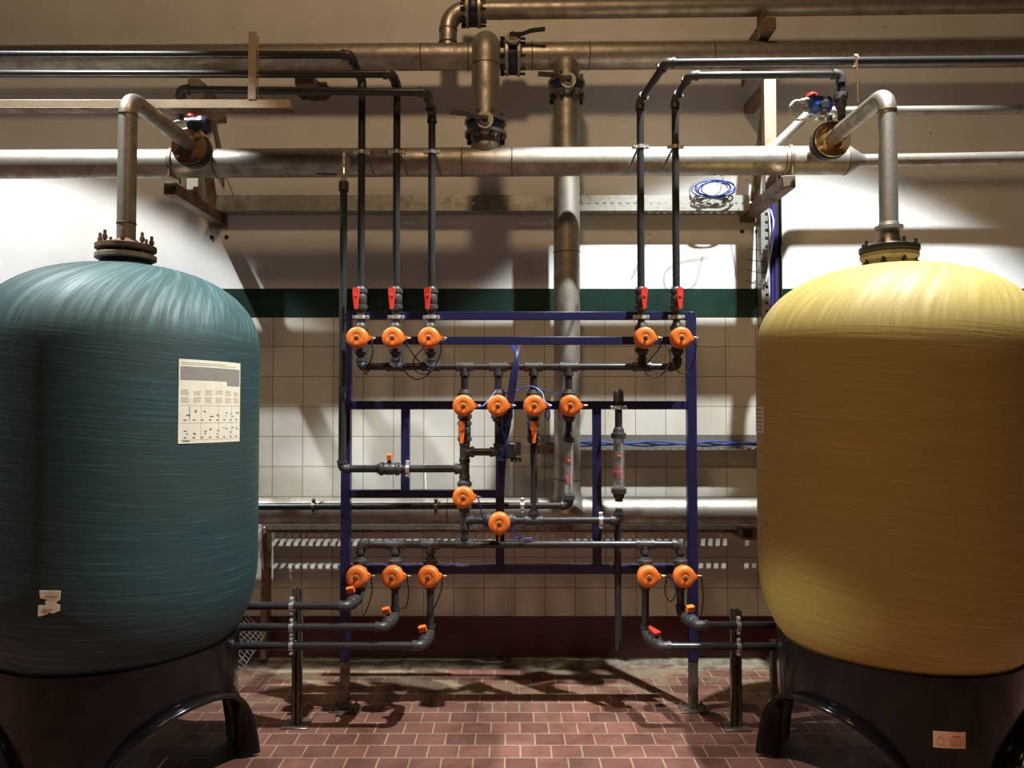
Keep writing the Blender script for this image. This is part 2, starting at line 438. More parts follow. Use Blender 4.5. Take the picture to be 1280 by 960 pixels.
# ------------------------------------------------------------------ tanks
TY = 3.43; TR = .598
def se(t, n=2.3):   # superellipse profile helper: radius fraction at height fraction t
    return max(0.0, (1 - abs(t)**n))**(1/n)
def shell_mesh(x, R=TR):
    top0, bt = 1.945, .400; bot0, bb = .985, .575
    prof = []
    for k in range(0, 19):
        a = PI/2*(1-k/18.0); t = math.sin(a)
        prof.append((bot0 - bb*t, R*se(t)))
    for k in range(1, 12): prof.append((bot0 + (top0-bot0)*k/12, R))
    for k in range(0, 19):
        a = PI/2*k/18.0; t = math.sin(a)
        prof.append((top0 + bt*t, R*se(t)))
    return MB().lathe((x, TY, 0), (0,0,1), prof, 96)
def skirt_r(z):
    t = max(0, min(1, z/.62))
    return .500 + .018*t + .022*max(0, 1-z/.34)**1.5
ARCH = math.radians(46); AZ = .425
def arch_z(phi, c0):
    """lower edge of the skirt at azimuth phi; three arches, one centred on c0"""
    c = round((phi - c0)/(2*PI/3))*(2*PI/3) + c0
    u = abs(phi-c)/ARCH
    return 0.0 if u >= 1 else AZ*(1-u**2.1)**(1/2.0)
def skirt(x, root, c0):
    m = MB(); NA = 240; NZ = 18; ztop = .625
    def surf(off):
        base = len(m.v)
        for i in range(NA):
            p = 2*PI*i/NA; z0 = arch_z(p, c0)
            for j in range(NZ+1):
                z = z0 + (ztop-z0)*(j/NZ); r = skirt_r(z) - off
                m.v.append(Vector((x + r*math.cos(p), TY + r*math.sin(p), z)))
        return base
    a = surf(0); b = surf(.014); w = NZ+1
    for i in range(NA):
        i2 = (i+1) % NA
        for j in range(NZ):
            m.f.append((a+i*w+j, a+i2*w+j, a+i2*w+j+1, a+i*w+j+1))
            m.f.append((b+i*w+j, b+i*w+j+1, b+i2*w+j+1, b+i2*w+j))
        m.f.append((a+i*w+NZ, a+i2*w+NZ, b+i2*w+NZ, b+i*w+NZ))
        m.f.append((a+i*w, b+i*w, b+i2*w, a+i2*w))
    s = m.build('base_skirt', 'skirt', root)
    for q in range(3):
        c = c0 + q*2*PI/3; m = MB(); N = 48; K = 14; prev = None
        path = []
        for k in range(N+1):
            u = -math.cos(PI*k/N); ph = c + ARCH*math.copysign(abs(u)**.8, u) if abs(u) > 1e-6 else c
            z = max(arch_z(ph, c0), .016) if 0 < k < N else .016
            path.append((ph, z, skirt_r(z)))
        for k, (ph, z, r) in enumerate(path):
            k0, k1 = max(0, k-1), min(N, k+1)
            P0 = Vector((path[k0][2]*math.cos(path[k0][0]), path[k0][2]*math.sin(path[k0][0]), path[k0][1]))
            P1 = Vector((path[k1][2]*math.cos(path[k1][0]), path[k1][2]*math.sin(path[k1][0]), path[k1][1]))
            tn = (P1-P0).normalized(); rad = Vector((math.cos(ph), math.sin(ph), 0)); nb = tn.cross(rad).normalized()
            g_ = 1 - .45*min(1, z/AZ)**1.5
            ctr = Vector((x, TY, 0)) + rad*(r + .040*g_) + Vector((0,0,z))
            i0 = len(m.v)
            for q_ in range(K):
                a_ = 2*PI*q_/K; m.v.append(ctr + rad*(.056*g_*math.cos(a_)) + nb*(.015*math.sin(a_)))
            if prev is not None:
                for q_ in range(K): m.f.append((prev+q_, prev+(q_+1)%K, i0+(q_+1)%K, i0+q_))
            else: m.f.append(tuple(range(i0+K-1, i0-1, -1)))
            prev = i0
        m.f.append(tuple(range(prev, prev+K)))
        m.build('arch_rim', 'skirt', s)
    return s
class BoltSet:
    """each bolt of a flange becomes a part of its own"""
    def __init__(s): s.items = []
    def build(s, name, mat, root):
        for b in s.items: b.build('flange_bolt', mat, root)
def flange_bolts(m, c, axis, R, nb, r, length, a0=0):
    ax = Vector(axis).normalized(); up = Vector((0,0,1)) if abs(ax.z) < .9 else Vector((0,1,0))
    x = up.cross(ax).normalized(); y = ax.cross(x)
    for k in range(nb):
        a = 2*PI*k/nb + a0; p = Vector(c) + (x*math.cos(a)+y*math.sin(a))*R
        b = MB(); m.items.append(b); b.lathe(p - ax*length/2, ax, [(0,r*1.7),(length*.16,r*1.7),(length*.16,r),(length*.66,r),(length*.66,r*1.6),(length*.80,r*1.6),(length*.80,r),(length,r)], 6)
def make_tank(x, matn, label, nw, neckmat):
    t = thing('pressure_tank', label, 'tank', (x, TY, 0))
    shell = shell_mesh(x).build('tank_shell', matn, t)
    skirt(x, t, math.radians(-29 if nw else -151))
    MB().lathe((x,TY,2.30), (0,0,1), [(0,.135),(.03,.125),(.045,.112),(.125,.108)] if nw else [(0,.135),(.03,.12),(.04,.11),(.125,.11)], 36).build('neck', neckmat, t)
    return t
XL = xx(157.5, 315, TY); XR = xx(1111.5, 315, TY)
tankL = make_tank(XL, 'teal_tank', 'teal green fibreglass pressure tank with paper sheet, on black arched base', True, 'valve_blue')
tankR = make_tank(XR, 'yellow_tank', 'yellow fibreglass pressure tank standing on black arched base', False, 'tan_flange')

def on_tank(px, py, x, R=TR, inner=None):
    """azimuth and height where the sight line through a pixel meets the tank wall"""
    d = at(px, py, 1.0) - Vector((0,0,CAMZ))
    a = d.x**2 + d.y**2; b = -2*(d.x*x + d.y*TY); c = x*x + TY*TY - R*R
    disc = max(0, b*b - 4*a*c); t = (-b - math.sqrt(disc))/(2*a)
    P = Vector((0,0,CAMZ)) + d*t
    return math.atan2(P.y-TY, P.x-x), P.z
class Patch:
    """curved sheet on a tank: u,v in 0..1, v downwards"""
    def __init__(s, x, tl, br, R=TR, tilt=0.0, rf=None):
        s.x = x; s.R = R; s.rf = rf
        s.p0, s.z1 = on_tank(tl[0], tl[1], x, R); s.p1, s.z0 = on_tank(br[0], br[1], x, R); s.tilt = tilt
        if s.p0 - s.p1 > PI: s.p0 -= 2*PI
        if s.p0 > 0: s.p0 -= 2*PI; s.p1 -= (2*PI if s.p1 > 0 else 0)
    def P(s, u, v, off):
        z = s.z1 + (s.z0-s.z1)*v + s.tilt*(u-.5)
        r = (s.rf(z) if s.rf else s.R) + off
        p = s.p0 + (s.p1-s.p0)*u
        return Vector((s.x + r*math.cos(p), TY + r*math.sin(p), z))
    def rect(s, m, u0, v0, u1, v1, off0, off1, nu=None):
        nu = nu or max(1, int((u1-u0)*14)); nv = max(1, int((v1-v0)*3))
        i = len(m.v); nu1 = nu+1; nv1 = nv+1
        for off in (off0, off1):
            for a in range(nu1):
                for b in range(nv1): m.v.append(s.P(u0+(u1-u0)*a/nu, v0+(v1-v0)*b/nv, off))
        N = nu1*nv1
        for a in range(nu):
            for b in range(nv):
                q = (i+a*nv1+b, i+a*nv1+b+1, i+(a+1)*nv1+b+1, i+(a+1)*nv1+b)
                m.f.append(tuple(k+N for k in q)); m.f.append(q[::-1])
        for a in range(nu):
            m.f.append((i+a*nv1, i+(a+1)*nv1, i+N+(a+1)*nv1, i+N+a*nv1)); m.f.append((i+a*nv1+nv, i+N+a*nv1+nv, i+N+(a+1)*nv1+nv, i+(a+1)*nv1+nv))
        for b in range(nv):
            m.f.append((i+b, i+N+b, i+N+b+1, i+b+1)); e = i+nu*nv1; m.f.append((e+b, e+b+1, e+N+b+1, e+N+b))
# instruction sheet on the teal tank
pt = Patch(XL, (223.5, 449), (299, 551), TR, -.004)
m = MB(); pt.rect(m, 0, 0, 1, 1, .0005, .002, 24); sheet = m.build('instruction_sheet', 'paper_white', tankL)
sheet['label'] = 'cream printed instruction sheet with grey table'
m = MB(); pt.rect(m, .02, .085, .98, .245, .002, .0026); pt.rect(m, .72, .245, .98, .30, .002, .0026); m.build('printed_table', 'ink_grey', sheet)
m = MB()
for i in range(6):
    for j in range(2):
        for q in range(5):
            if random.random() < .9:
                w = .12*(.7+.3*random.random()); u = .03+.165*i; v = .36+.09*j+.014*q
                pt.rect(m, u, v, u+w if u+w < .97 else .97, v+.006, .002, .0026)
for q in range(2): pt.rect(m, .03, .035+.02*q, .70+.2*q, .043+.02*q, .002, .0026)
for v in (.545, .755, .955): pt.rect(m, .03, v, .98, v+.004, .002, .0026)
for u in (.30, .575, .81): pt.rect(m, u, .545, u+.005, .955, .002, .0026)
m.build('printed_text', 'ink_light', sheet)
m = MB(); rr = random.Random(5)
for i in range(8):
    for j in range(2):
        u = .07+.118*i; v = .60+.21*j
        pt.rect(m, u, v+.115, u+.035, v+.128, .002, .0026)
        for _ in range(2):
            uu = u+rr.random()*.05; vv = v+rr.random()*.08
            pt.rect(m, uu, vv, uu+.02+.02*rr.random(), vv+.012, .002, .0026)
pt.rect(m, .14, .56, .148, .73, .002, .0026); pt.rect(m, .06, .965, .15, .978, .002, .0026)
m.build('printed_figures', 'ink', sheet)
# torn sticker low on the teal tank (outline follows the tear)
ps = Patch(XL, (48, 738), (75.5, 770), TR)
tear = [(.06,.0),(1,.02),(.97,.38),(.86,.44),(.80,.52),(.98,.58),(.97,.80),(.86,.83),(.66,.90),(.52,.84),(.42,.92),(.08,1.0),(0,.97),(.02,.57),(.36,.56),(.32,.44),(.42,.36),(.10,.30)]
i = MB()
for off in (.0005, .002): i.v += [ps.P(u, v, off) for u, v in tear]
k = len(tear); i.f.append(tuple(range(k, 2*k))); i.f.append(tuple(range(k-1, -1, -1)))
for a in range(k): i.f.append((a, (a+1)%k, k+(a+1)%k, k+a))
st = i.build('torn_sticker', 'paper', tankL); st['label'] = 'torn cream paper sticker'
m = MB()
for u0, v0, u1 in ((.3,.08,.7), (.3,.2,.9), (.2,.70,.7), (.15,.80,.5)): ps.rect(m, u0, v0, u1, v0+.03, .002, .0026)
m.build('printed_lines', 'ink_light', st)
# label on the yellow tank's skirt
pk = Patch(XR, (1171.5, 920), (1216.5, 943), .56, rf=lambda z: skirt_r(z))
m = MB(); pk.rect(m, 0, 0, 1, 1, .001, .003, 10); st = m.build('warning_label', 'sticker_orange', tankR); st['label'] = 'small pale orange label'
m = MB(); pk.rect(m, .58, .24, .84, .33, .003, .0036)
m.build('red_heading', 'ink_red', st)
m = MB()
for q in range(4): pk.rect(m, .47, .42+.12*q, .95, .455+.12*q, .003, .0036)
for k in range(20):
    a = 2*PI*k/20; u = .2+.10*math.cos(a); v = .55+.22*math.sin(a)+(.05 if math.sin(a) > 0 else 0)
    pk.rect(m, u-.012, v-.02, u+.012, v+.02, .003, .0036, 1)
pk.rect(m, .12, .78, .28, .80, .003, .0036)
m.build('printed_mark', 'ink_light', st)
# faded sheet on the side of the yellow tank, seen almost edge on
pe = Patch(XR, (943.5, 508), (955, 542), TR)
m = MB(); pe.rect(m, 0, 0, 1, 1, .0005, .002, 8); st = m.build('faded_sheet', 'paper_white', tankR); st['label'] = 'pale sheet wrapped round the tank side'
m = MB()
for q in range(6): pe.rect(m, .1, .1+.15*q, .9, .15+.15*q, .002, .0026)
m.build('printed_lines', 'ink_grey', st)

# ------------------------------------------------------------------ steel pipes
HY = 4.35; UY = 4.65
HZ = zz(205, HY)
def weld(root, c, axis, r):
    MB().lathe(Vector(c)-Vector(axis).normalized()*.004, axis, [(0,r),(.002,r+.003),(.006,r+.003),(.008,r)], 32).build('weld_seam', 'weld', root)
# riser pipes from the tanks to the main header
def tank_pipe(x, label, left):
    ez = 3.145 if left else 3.165
    c = Vector((x, TY, 0)); zf = zz(318, TY)-.01
    t = thing('tank_riser_pipe', label, 'pipe', (x, TY, zf))
    r = .041
    zb = zf + .055
    if left:
        MB().tube([(x,TY,zb), (x,TY,ez), (x,HY-.06,HZ+.035)], r, 26, .085, seg=12).build('pipe', 'steel', t)
        weld(t, (x,TY,ez-.085), (0,0,1), r); weld(t, (x,TY,zb+.10), (0,0,1), r)
        MB().lathe((x,TY,zf-.018), (0,0,1), [(0,.125),(.004,.131),(.022,.131),(.026,.125)], 40).build('lower_flange', 'tan_flange', t)
        MB().lathe((x,TY,zf+.024), (0,0,1), [(0,.125),(.005,.131),(.024,.131),(.028,.12),(.034,.075),(.055,.045)], 40).build('upper_flange', 'rust', t)
        m = BoltSet(); flange_bolts(m, (x,TY,zf+.045), (0,0,1), .108, 8, .0078, .115, .35); m.build('flange_bolts', 'rust', t)
    else:
        MB().tube([(x,TY,zb+.05), (x,TY,ez), (x,HY-.06,HZ+.035)], r, 26, .085, seg=12).build('pipe', 'steel', t)
        weld(t, (x,TY,ez-.085), (0,0,1), r)
        MB().lathe((x,TY,zf-.03), (0,0,1), [(0,.105),(.012,.118),(.022,.126),(.040,.126),(.044,.12)], 40).build('lower_flange', 'tan_flange', t)
        MB().lathe((x,TY,zf+.016), (0,0,1), [(0,.126),(.006,.130),(.026,.130),(.03,.12)], 40).build('upper_flange', 'black_iron', t)
        MB().lathe((x,TY,zf+.045), (0,0,1), [(0,.062),(.02,.052),(.055,.044),(.075,.044),(.08,.062),(.096,.062),(.10,.046),(.115,.043)], 32).build('weld_neck', 'steel', t)
        m = BoltSet(); flange_bolts(m, (x,TY,zf+.01), (0,0,1), .112, 8, .008, .12, .1); m.build('flange_bolts', 'black_iron', t)
    return t
tank_pipe(XL, 'steel riser pipe from rusty flange on the teal tank bending back to the wall', True)
tank_pipe(XR, 'steel riser pipe from black flange on the yellow tank bending back to the wall', False)

def wafer_valve(name, label, x, Y, right):
    HZ = 3.155 - .12*(Y-4.05) if right else 3.143 - .06*(Y-4.05)
    """flanged wafer valve on the horizontal run behind each tank riser"""
    t = thing(name, label, 'valve', (x, Y, HZ-.1))
    ax = (0,1,0)
    MB().lathe((x,Y-.012,HZ), ax, [(0,.04),(0,.098),(.022,.098),(.022,.06)], 36).build('front_flange', 'brass' if right else 'bracket', t)
    MB().lathe((x,Y+.012,HZ), ax, [(0,.05),(0,.104),(.05,.104),(.05,.05)], 36).build('body', 'black_iron', t)
    MB().lathe((x,Y+.064,HZ), ax, [(0,.04),(0,.098),(.02,.098),(.02,.04)], 36).build('rear_flange', 'steel', t)
    m = BoltSet(); flange_bolts(m, (x,Y+.035,HZ), ax, .078, 4, .009, .13, PI/4); m.build('flange_bolts', 'brass', t)
    MB().lathe((x,Y+.037,HZ+.09), (0,0,1), [(0,.018),(.05,.018),(.05,.03),(.062,.03)], 18).build('stem', 'chrome', t)
    return t
VY = 4.02
wafer_valve('wafer_valve', 'round wafer valve with brass coloured face behind the teal tank riser', XL, 4.09, False)
wafer_valve('wafer_valve', 'round wafer valve with brass coloured face below the blue actuator', XR, VY, True)

# blue actuator on the right wafer valve
def actuator(label, x, Y, z, matn, rot):
    t = thing('valve_actuator', label, 'actuator', (x, Y, z))
    MB().lathe((x-.12, Y, z+.075), (1,0,0), [(0,.030),(.012,.046),(.03,.050),(.10,.050),(.115,.044),(.125,.03)], 24).build('housing', matn, t)
    MB().lathe((x-.055, Y, z+.075), (1,0,0), [(0,.051),(.0,.0525),(.022,.0525),(.022,.051)], 24).build('highlight_band', 'chrome', t)  # added chrome ring imitating the silver highlights on the housing
    MB().box((x-.075, Y-.062, z+.035), (x-.03, Y-.04, z+.075), bev=.003).build('terminal_cover', 'pvc_black', t)
    MB().lathe((x-.10, Y, z+.12), (0,0,1), [(0,.03),(.018,.026),(.018,.0)], 18).build('indicator_cap', 'red', t)
    MB().box((x-.075, Y-.035, z), (x-.025, Y+.035, z+.03), bev=.004).build('mount', 'chrome', t)
    m = MB(); m.lathe((x-.16, Y, z+.10), (1,0,0), [(0,.012),(.02,.012),(.02,.017),(.045,.017)], 12); m.lathe((x-.155, Y, z+.05), (1,0,0), [(0,.010),(.02,.010),(.02,.014),(.04,.014)], 12)
    m.build('cable_glands', 'grip', t)
    m = MB().tube([(x-.155,Y,z+.10),(x-.21,Y,z+.10),(x-.225,Y,z+.03),(x-.19,Y,z-.01),(x-.12,Y,z+.0)], .0065, 8, .04); m.build('cable', 'cable_white', t)
    return t
actuator('bright blue valve actuator with red cap beside the yellow tank riser', XR-.02, VY-.02, zz(150, VY), 'actuator_blue', 0)
actuator('dark blue valve actuator half hidden under the long steel beam', XL+.10, VY+.1, zz(165, VY), 'valve_blue', 0)

# main header
xr_flange = xx(985, 205, HY)
hp = thing('main_header_pipe', 'thick steel header pipe running across the wall behind the tank risers, with reducer', 'pipe', (0, HY, HZ-.084))
def hz(px, py): p = at(px, py, HY); return p
a = Vector((-3.7, HY, HZ-.005)); b = Vector((xx(1056,200,HY), HY, zz(200.5, HY)))
MB().tube([a, b], .084, 36).build('pipe', 'steel', hp)
MB().tube([b, b+Vector((.02,0,0)), b+Vector((.09,0,0)), b+Vector((.11,0,0))], [.084,.082,.040,.036], 36).build('reducer', 'steel', hp)
MB().tube([b+Vector((.11,0,0)), (3.8, HY, zz(194.5, HY))], .036, 24).build('narrow_pipe', 'steel', hp)
def hdr(px): # centre of header at pixel column
    x = xx(px, 204, HY); k = (x-a.x)/(b.x-a.x); return a.lerp(b, k)
for px in (272, 578, 640, 978, 1056): weld(hp, hdr(px), b-a, .084)
# tee up at 607
T1 = hdr(607)
MB().tube([T1+Vector((0,0,q)) for q in (.035,.052,.068,.088,.11,.17)], [.070,.079,.086,.088,.084,.080], 32).build('tee_branch', 'steel', hp)
for px, rr_ in ((218, 1), (985, 1)):
    c = hdr(px); m = MB().lathe(c-Vector((.012,0,0)), (1,0,0), [(0,.084),(0,.092),(.024,.092),(.024,.084)], 36)
    m.lathe(c+Vector((0,-.07,-.10)), (0,0,1), [(0,.006),(.10,.006)], 8).lathe(c+Vector((0,.075,-.10)), (0,0,1), [(0,.006),(.10,.006)], 8)
    m.build('pipe_strap', 'bracket', hp)

# upper header
ul = Vector((-4.0, UY, zz(75, UY))); ur = Vector((4.0, UY, zz(66, UY)))
up_ = thing('upper_header_pipe', 'thick steel pipe high on the wall above the main header', 'pipe', (0, UY, 3.79))
def uh(px): x = xx(px, 73, UY); k = (x-ul.x)/(ur.x-ul.x); return ul.lerp(ur, k)
V3X = 641
MB().tube([ul, uh(V3X)-Vector((.03,0,0))], .083, 36).build('pipe', 'steel', up_)
MB().tube([uh(V3X)+Vector((.03,0,0)), ur], .083, 36).build('pipe', 'steel', up_)
for px in (527, 586, 665, 736, 890): weld(up_, uh(px), (1,0,0), .083)
T2 = uh(708)
MB().tube([T2-Vector((0,0,q)) for q in (.025,.045,.065,.088,.11,.17)], [.070,.079,.086,.088,.084,.080], 32).build('tee_branch', 'steel', up_)
# top pipe with elbow down into upper header
tp = thing('top_pipe', 'medium steel pipe along the top edge, bending down into the upper header', 'pipe', (0, UY, 3.95))
e0 = uh(560)
zt = zz(13, UY); v4 = xx(592, 13, UY)
MB().tube([e0+Vector((0,0,.06)), Vector((e0.x, UY, zt)), Vector((v4-.035, UY, zt))], .057, 28, .15, seg=12).build('elbow_pipe', 'steel', tp)
MB().tube([Vector((v4+.035, UY, zt)), Vector((4.0, UY, zz(3, UY)))], .057, 28).build('pipe', 'steel', tp)
weld(tp, (e0.x, UY, zt-.13), (0,0,1), .057); weld(tp, e0+Vector((0,0,.085)), (0,0,1), .060)
# crossover: rises from the header valve and turns back into the upper header
cr = thing('crossover_pipe', 'thick vertical steel pipe with rounded elbow between main and upper headers', 'pipe', (T1.x, HY, T1.z+.2))
zc = zz(62, HY+.1)
zu = uh(607).z
MB().tube([(T1.x, HY, T1.z+.23), (T1.x, HY, zc), (T1.x, UY-.05, zu+.0)], .084, 32, .13, seg=12).build('pipe', 'steel', cr)
weld(cr, (T1.x, HY, zc-.15), (0,0,1), .084)
# downcomer behind the frame and the low pipe it feeds
LZ = zz(638.5, UY)
dc = thing('down_pipe', 'thick vertical steel pipe running down the wall behind the blue frame', 'pipe', (T2.x, UY, LZ))
MB().tube([(T2.x, UY, T2.z-.245), (T2.x, UY, LZ+.17), (T2.x, UY, LZ+.12), (T2.x, UY, LZ+.08), (T2.x, UY, LZ)], [.083,.083,.086,.098,.135], 36).build('pipe', 'steel', dc)
weld(dc, (T2.x, UY, LZ+.20), (0,0,1), .083); weld(dc, (T2.x, UY, 2.66), (0,0,1), .083)
lp = thing('low_header_pipe', 'thick horizontal steel pipe low on the tiled wall behind the frame', 'pipe', (0, UY, LZ-.084))
MB().tube([(-2.2, UY, LZ), (2.3, UY, LZ)], .084, 36).build('pipe', 'steel', lp)
for px in (672, 748, 560): weld(lp, (xx(px, 638, UY), UY, LZ), (1,0,0), .084)

# butterfly valves (axis Z, lever along +X after construction)
def bfly(label, c, axis, R, lever_dir, lever_len, stem_dir, lever=True, group=None):
    c = Vector(c); ax = Vector(axis).normalized(); sd = Vector(stem_dir).normalized(); ld = Vector(lever_dir).normalized()
    t = thing('butterfly_valve', label, 'valve', c - Vector((0,0,R)))
    w = .028
    MB().lathe(c-ax*w, ax, [(0,R*.62),(0,R*.84),(.006,R*.88),(2*w-.006,R*.88),(2*w,R*.84),(2*w,R*.62)], 40).build('body', 'valve_blue', t)
    for s in (-1, 1):
        MB().lathe(c+ax*s*(w+.001), ax*s, [(0,R*.62),(0,R),(.018,R),(.018,R*.74),(.034,R*.67)], 40).build('flange', 'galv', t)
    m = BoltSet(); flange_bolts(m, c, ax, R*.86, 8, .0085, .16, PI/8); m.build('flange_bolts', 'black_iron', t)
    if lever:
        h = c + sd*(R*.95)
        MB().lathe(c+sd*(R*.6), sd, [(0,.022),(R*.4,.022),(R*.4,.046),(R*.4+.02,.050),(R*.4+.02,.030),(R*.4+.034,.028)], 24).build('hub', 'grip', t)
        h = c + sd*(R+.035)
        # curved flat handle
        upv = ld.cross(sd).normalized()
        if upv.z < 0: upv = -upv
        P = [h - ld*.02, h + ld*.06 + upv*.004, h + ld*(lever_len*.55) + upv*.012 + sd*.012, h + ld*lever_len + upv*.006 + sd*.022]
        m = MB()
        hw = [.018, .012, .013, .013]
        prev = None
        for p_, q_ in zip(P, hw):
            i0 = len(m.v)
            for sx, sy in ((-1,-1),(1,-1),(1,1),(-1,1)): m.v.append(p_ + upv*q_*sx + sd*.007*sy)
            if prev is not None:
                for k in range(4): m.f.append((prev+k, prev+(k+1)%4, i0+(k+1)%4, i0+k))
            else: m.f.append((i0+3,i0+2,i0+1,i0))
            prev = i0
        m.f.append((prev,prev+1,prev+2,prev+3))
        m.build('lever', 'black_iron', t)
        MB().lathe(h+sd*.004, sd, [(0,.021),(.006,.021),(.008,.012),(.014,.012)], 6).build('hub_nut', 'black_iron', t)
    return t
bfly('butterfly valve with black lever on the main header under the rounded elbow', (T1.x, HY, T1.z+.200), (0,0,1), .125, (-1,0,.12), .20, (0,-1,0))
bfly('butterfly valve with black lever above the long vertical steel pipe', (T2.x, UY, T2.z-.215), (0,0,1), .118, (-1,0,.08), .19, (0,-1,0))
bfly('butterfly valve set in the upper header with lever pointing right', uh(V3X), (1,0,0), .120, (1,-.1,.02), .20, (0,-.85,.42))
bfly('dark butterfly valve without lever beside the top pipe elbow', (v4, UY, zt), (1,0,0), .105, (1,0,0), .1, (0,-1,0), lever=False)

# thin steel pipes at the right
tpz = zz(140, 4.5)
t = thing('thin_steel_pipe', 'thin steel pipe with slanted end running along the wall past yellow riser', 'pipe', (xx(970,178,4.3), 4.3, 3.2))
MB().tube([at(960, 191, 4.33), at(1012, 140, 4.50), at(1024, 139, 4.5), Vector((3.6, 4.5, tpz+.02))], .027, 20, .05).build('pipe', 'steel', t)
r_ = at(1068, 70, 3.80)
t = thing('hanger_rod', 'thin threaded hanger rod looped over the long black pipe', 'rod', at(1070, 128, 3.80))
MB().tube([at(1068, 72, 3.80)+Vector((0,-.025,0)), at(1070.5, 128, 3.80)+Vector((0,-.02,0))], .0055, 8).build('rod', 'brass', t)
MB().lathe(at(1068,75.5,3.82)-Vector((.008,0,0)), (1,0,0), [(0,.024),(0,.031),(.016,.031),(.016,.024)], 20).build('loop', 'chrome', t)

# ------------------------------------------------------------------ steel beam with upright (upper left)
BYm = 3.84
t = thing('steel_beam', 'long square steel beam with slotted upright, passing behind the teal tank riser', 'beam', (xx(318,133,BYm), BYm, zz(140,BYm)))
pa = at(-260, 131, BYm); pb = at(364, 132.5, BYm)
pb.z = pa.z = zz(132, BYm)
MB().beam(pa, pb, .05, .047).build('beam', 'steel_clean', t)
ux = xx(316.5, 85, BYm-.01); z0 = pb.z+.024; z1 = zz(43, BYm)
m = MB(); m.box((ux-.020, BYm-.028, z0), (ux+.020, BYm-.025, z1)).box((ux-.020, BYm-.025, z0), (ux-.0175, BYm+.016, z1)).box((ux+.0175, BYm-.025, z0), (ux+.020, BYm-.018, z1))
nst = 16
for k in range(nst):
    zz0 = z0 + (z1-z0)*k/nst; m.box((ux+.0175, BYm-.018, zz0), (ux+.020, BYm+.008, zz0+(z1-z0)/nst*.42))
m.box((ux+.0175, BYm+.008, z0), (ux+.020, BYm+.016, z1))
m.build('slotted_upright', 'steel_clean', t)
MB().beam((pa.x, BYm+.0, pa.z-.026), (pb.x+.008, BYm, pb.z-.026), .07, .005).build('lower_plate', 'bracket', t)

# ------------------------------------------------------------------ wall brackets
def bracket(label, x, zt_, zup, px_diag=True, light=False):
    t = thing('pipe_bracket', label, 'bracket', (x, 4.55, zt_-.075))
    mt = 'bracket_light' if light else 'bracket'
    MB().beam((x, 4.20, zt_-.036), (x, YW-.02, zt_-.036), .072, .072).build('arm', 'bracket', t)
    MB().box((x-.028, 4.196, zt_-.064), (x+.028, 4.202, zt_-.008)).build('end_cap', 'dark_steel', t)
    MB().box((x-.065, YW-.016, zt_-.10), (x+.055, YW, zt_+.02), bev=.003).build('wall_plate', 'bracket', t)
    for sx in (-.05, .05): MB().lathe((x+sx, YW-.0, zt_-.155), (0,-1,0), [(0,.014),(.004,.014),(.005,.009),(.014,.009),(.015,0)], 12).build('anchor_bolt', 'black_iron', t)
    m = MB(); m.beam((x, 4.53, zt_), (x, 4.53, zup), .075, .060, (0,1,0)); m.build('upright', mt, t)
    MB().beam((x, 4.53, zup-.03), (x, YW-.01, zup-.03), .07, .06).build('upper_arm', 'bracket', t)
    m = MB(); m.prism([(x+.034, 4.56, zup), (x+.034, 4.62, zup), (x+.034, YW-.02, zt_+.35), (x+.034, YW-.02, zt_+.18)], (.006,0,0)); 
    m.beam((x, YW-.10, zt_+.02), (x, 4.57, zup-.12), .05, .04); m.build('diagonal_brace', 'bracket', t)
    return t
bxR = xx(987, 227, 4.2); bxL = xx(212, 235, 4.2)
bracket('wall bracket with pale upright carrying header pipes between the blue cable and yellow tank', bxR, zz(219,4.2), zz(98, 4.5), light=True)
bracket('dark wall bracket carrying header pipes beside the teal tank riser', bxL, zz(227.5,4.2), zz(98, 4.5), light=True)
# top pipe bracket
xb = xx(962, 28, 4.5)
t = thing('pipe_bracket', 'short dark bracket under the top pipe with pale square end', 'bracket', (xb, 4.5, zz(38,4.5)))
zb_ = zz(29, 4.5)
MB().beam((xb, 4.50, zb_), (xb, YW-.01, zb_), .082, .078).build('arm', 'bracket', t)
MB().box((xb-.033, 4.495, zb_-.031), (xb+.033, 4.501, zb_+.031)).build('end_cap', 'rust', t)
MB().prism([(xb-.05, 4.55, zb_-.04), (xb-.05, YW-.01, zb_-.04), (xb-.05, YW-.01, zb_-.22)], (.012,0,0)).build('gusset', 'bracket', t)
MB().lathe((xb-.01, UY, zt-.052), (1,0,0), [(0,.04),(0,.060),(.02,.060),(.02,.04)], 20).build('saddle', 'rust', t)
# small hidden stub bracket at left middle, set in broken plaster
xc_ = xx(385, 112, 4.8)
t = thing('pipe_bracket', 'small stub bracket in broken plaster under the upper header', 'bracket', (xc_, 4.8, zz(128,4.8)))
MB().box((xc_-.065, 4.72, zz(109, 4.8)-.02), (xc_+.06, YW-.01, zz(99, 4.8)), bev=.004).build('block', 'bracket', t)
m = MB(); rb = random.Random(9); poly = []
for k in range(22):
    a_ = 2*PI*k/22; q = 1+.28*rb.random(); poly.append((xc_+.01+.105*q*math.cos(a_), YW-.022, zz(113,4.9)+.062*q*math.sin(a_)))
m.prism(poly, (0,.024,0)); MT['broken'] = simple('broken_plaster', (.16,.12,.09), .85, 0, .5, 30, .3, .5)
m.build('plaster_hole', 'broken', t)
# flat clip plate beneath left bracket area
t = tag(MB().box((xx(197,148,4.4), 4.40, zz(150,4.4)), (xx(279,148,4.4), 4.46, zz(142,4.4)), bev=.003).build('support_rail', 'bracket'), 'short dark support rail below the long steel beam near teal riser', 'rail')

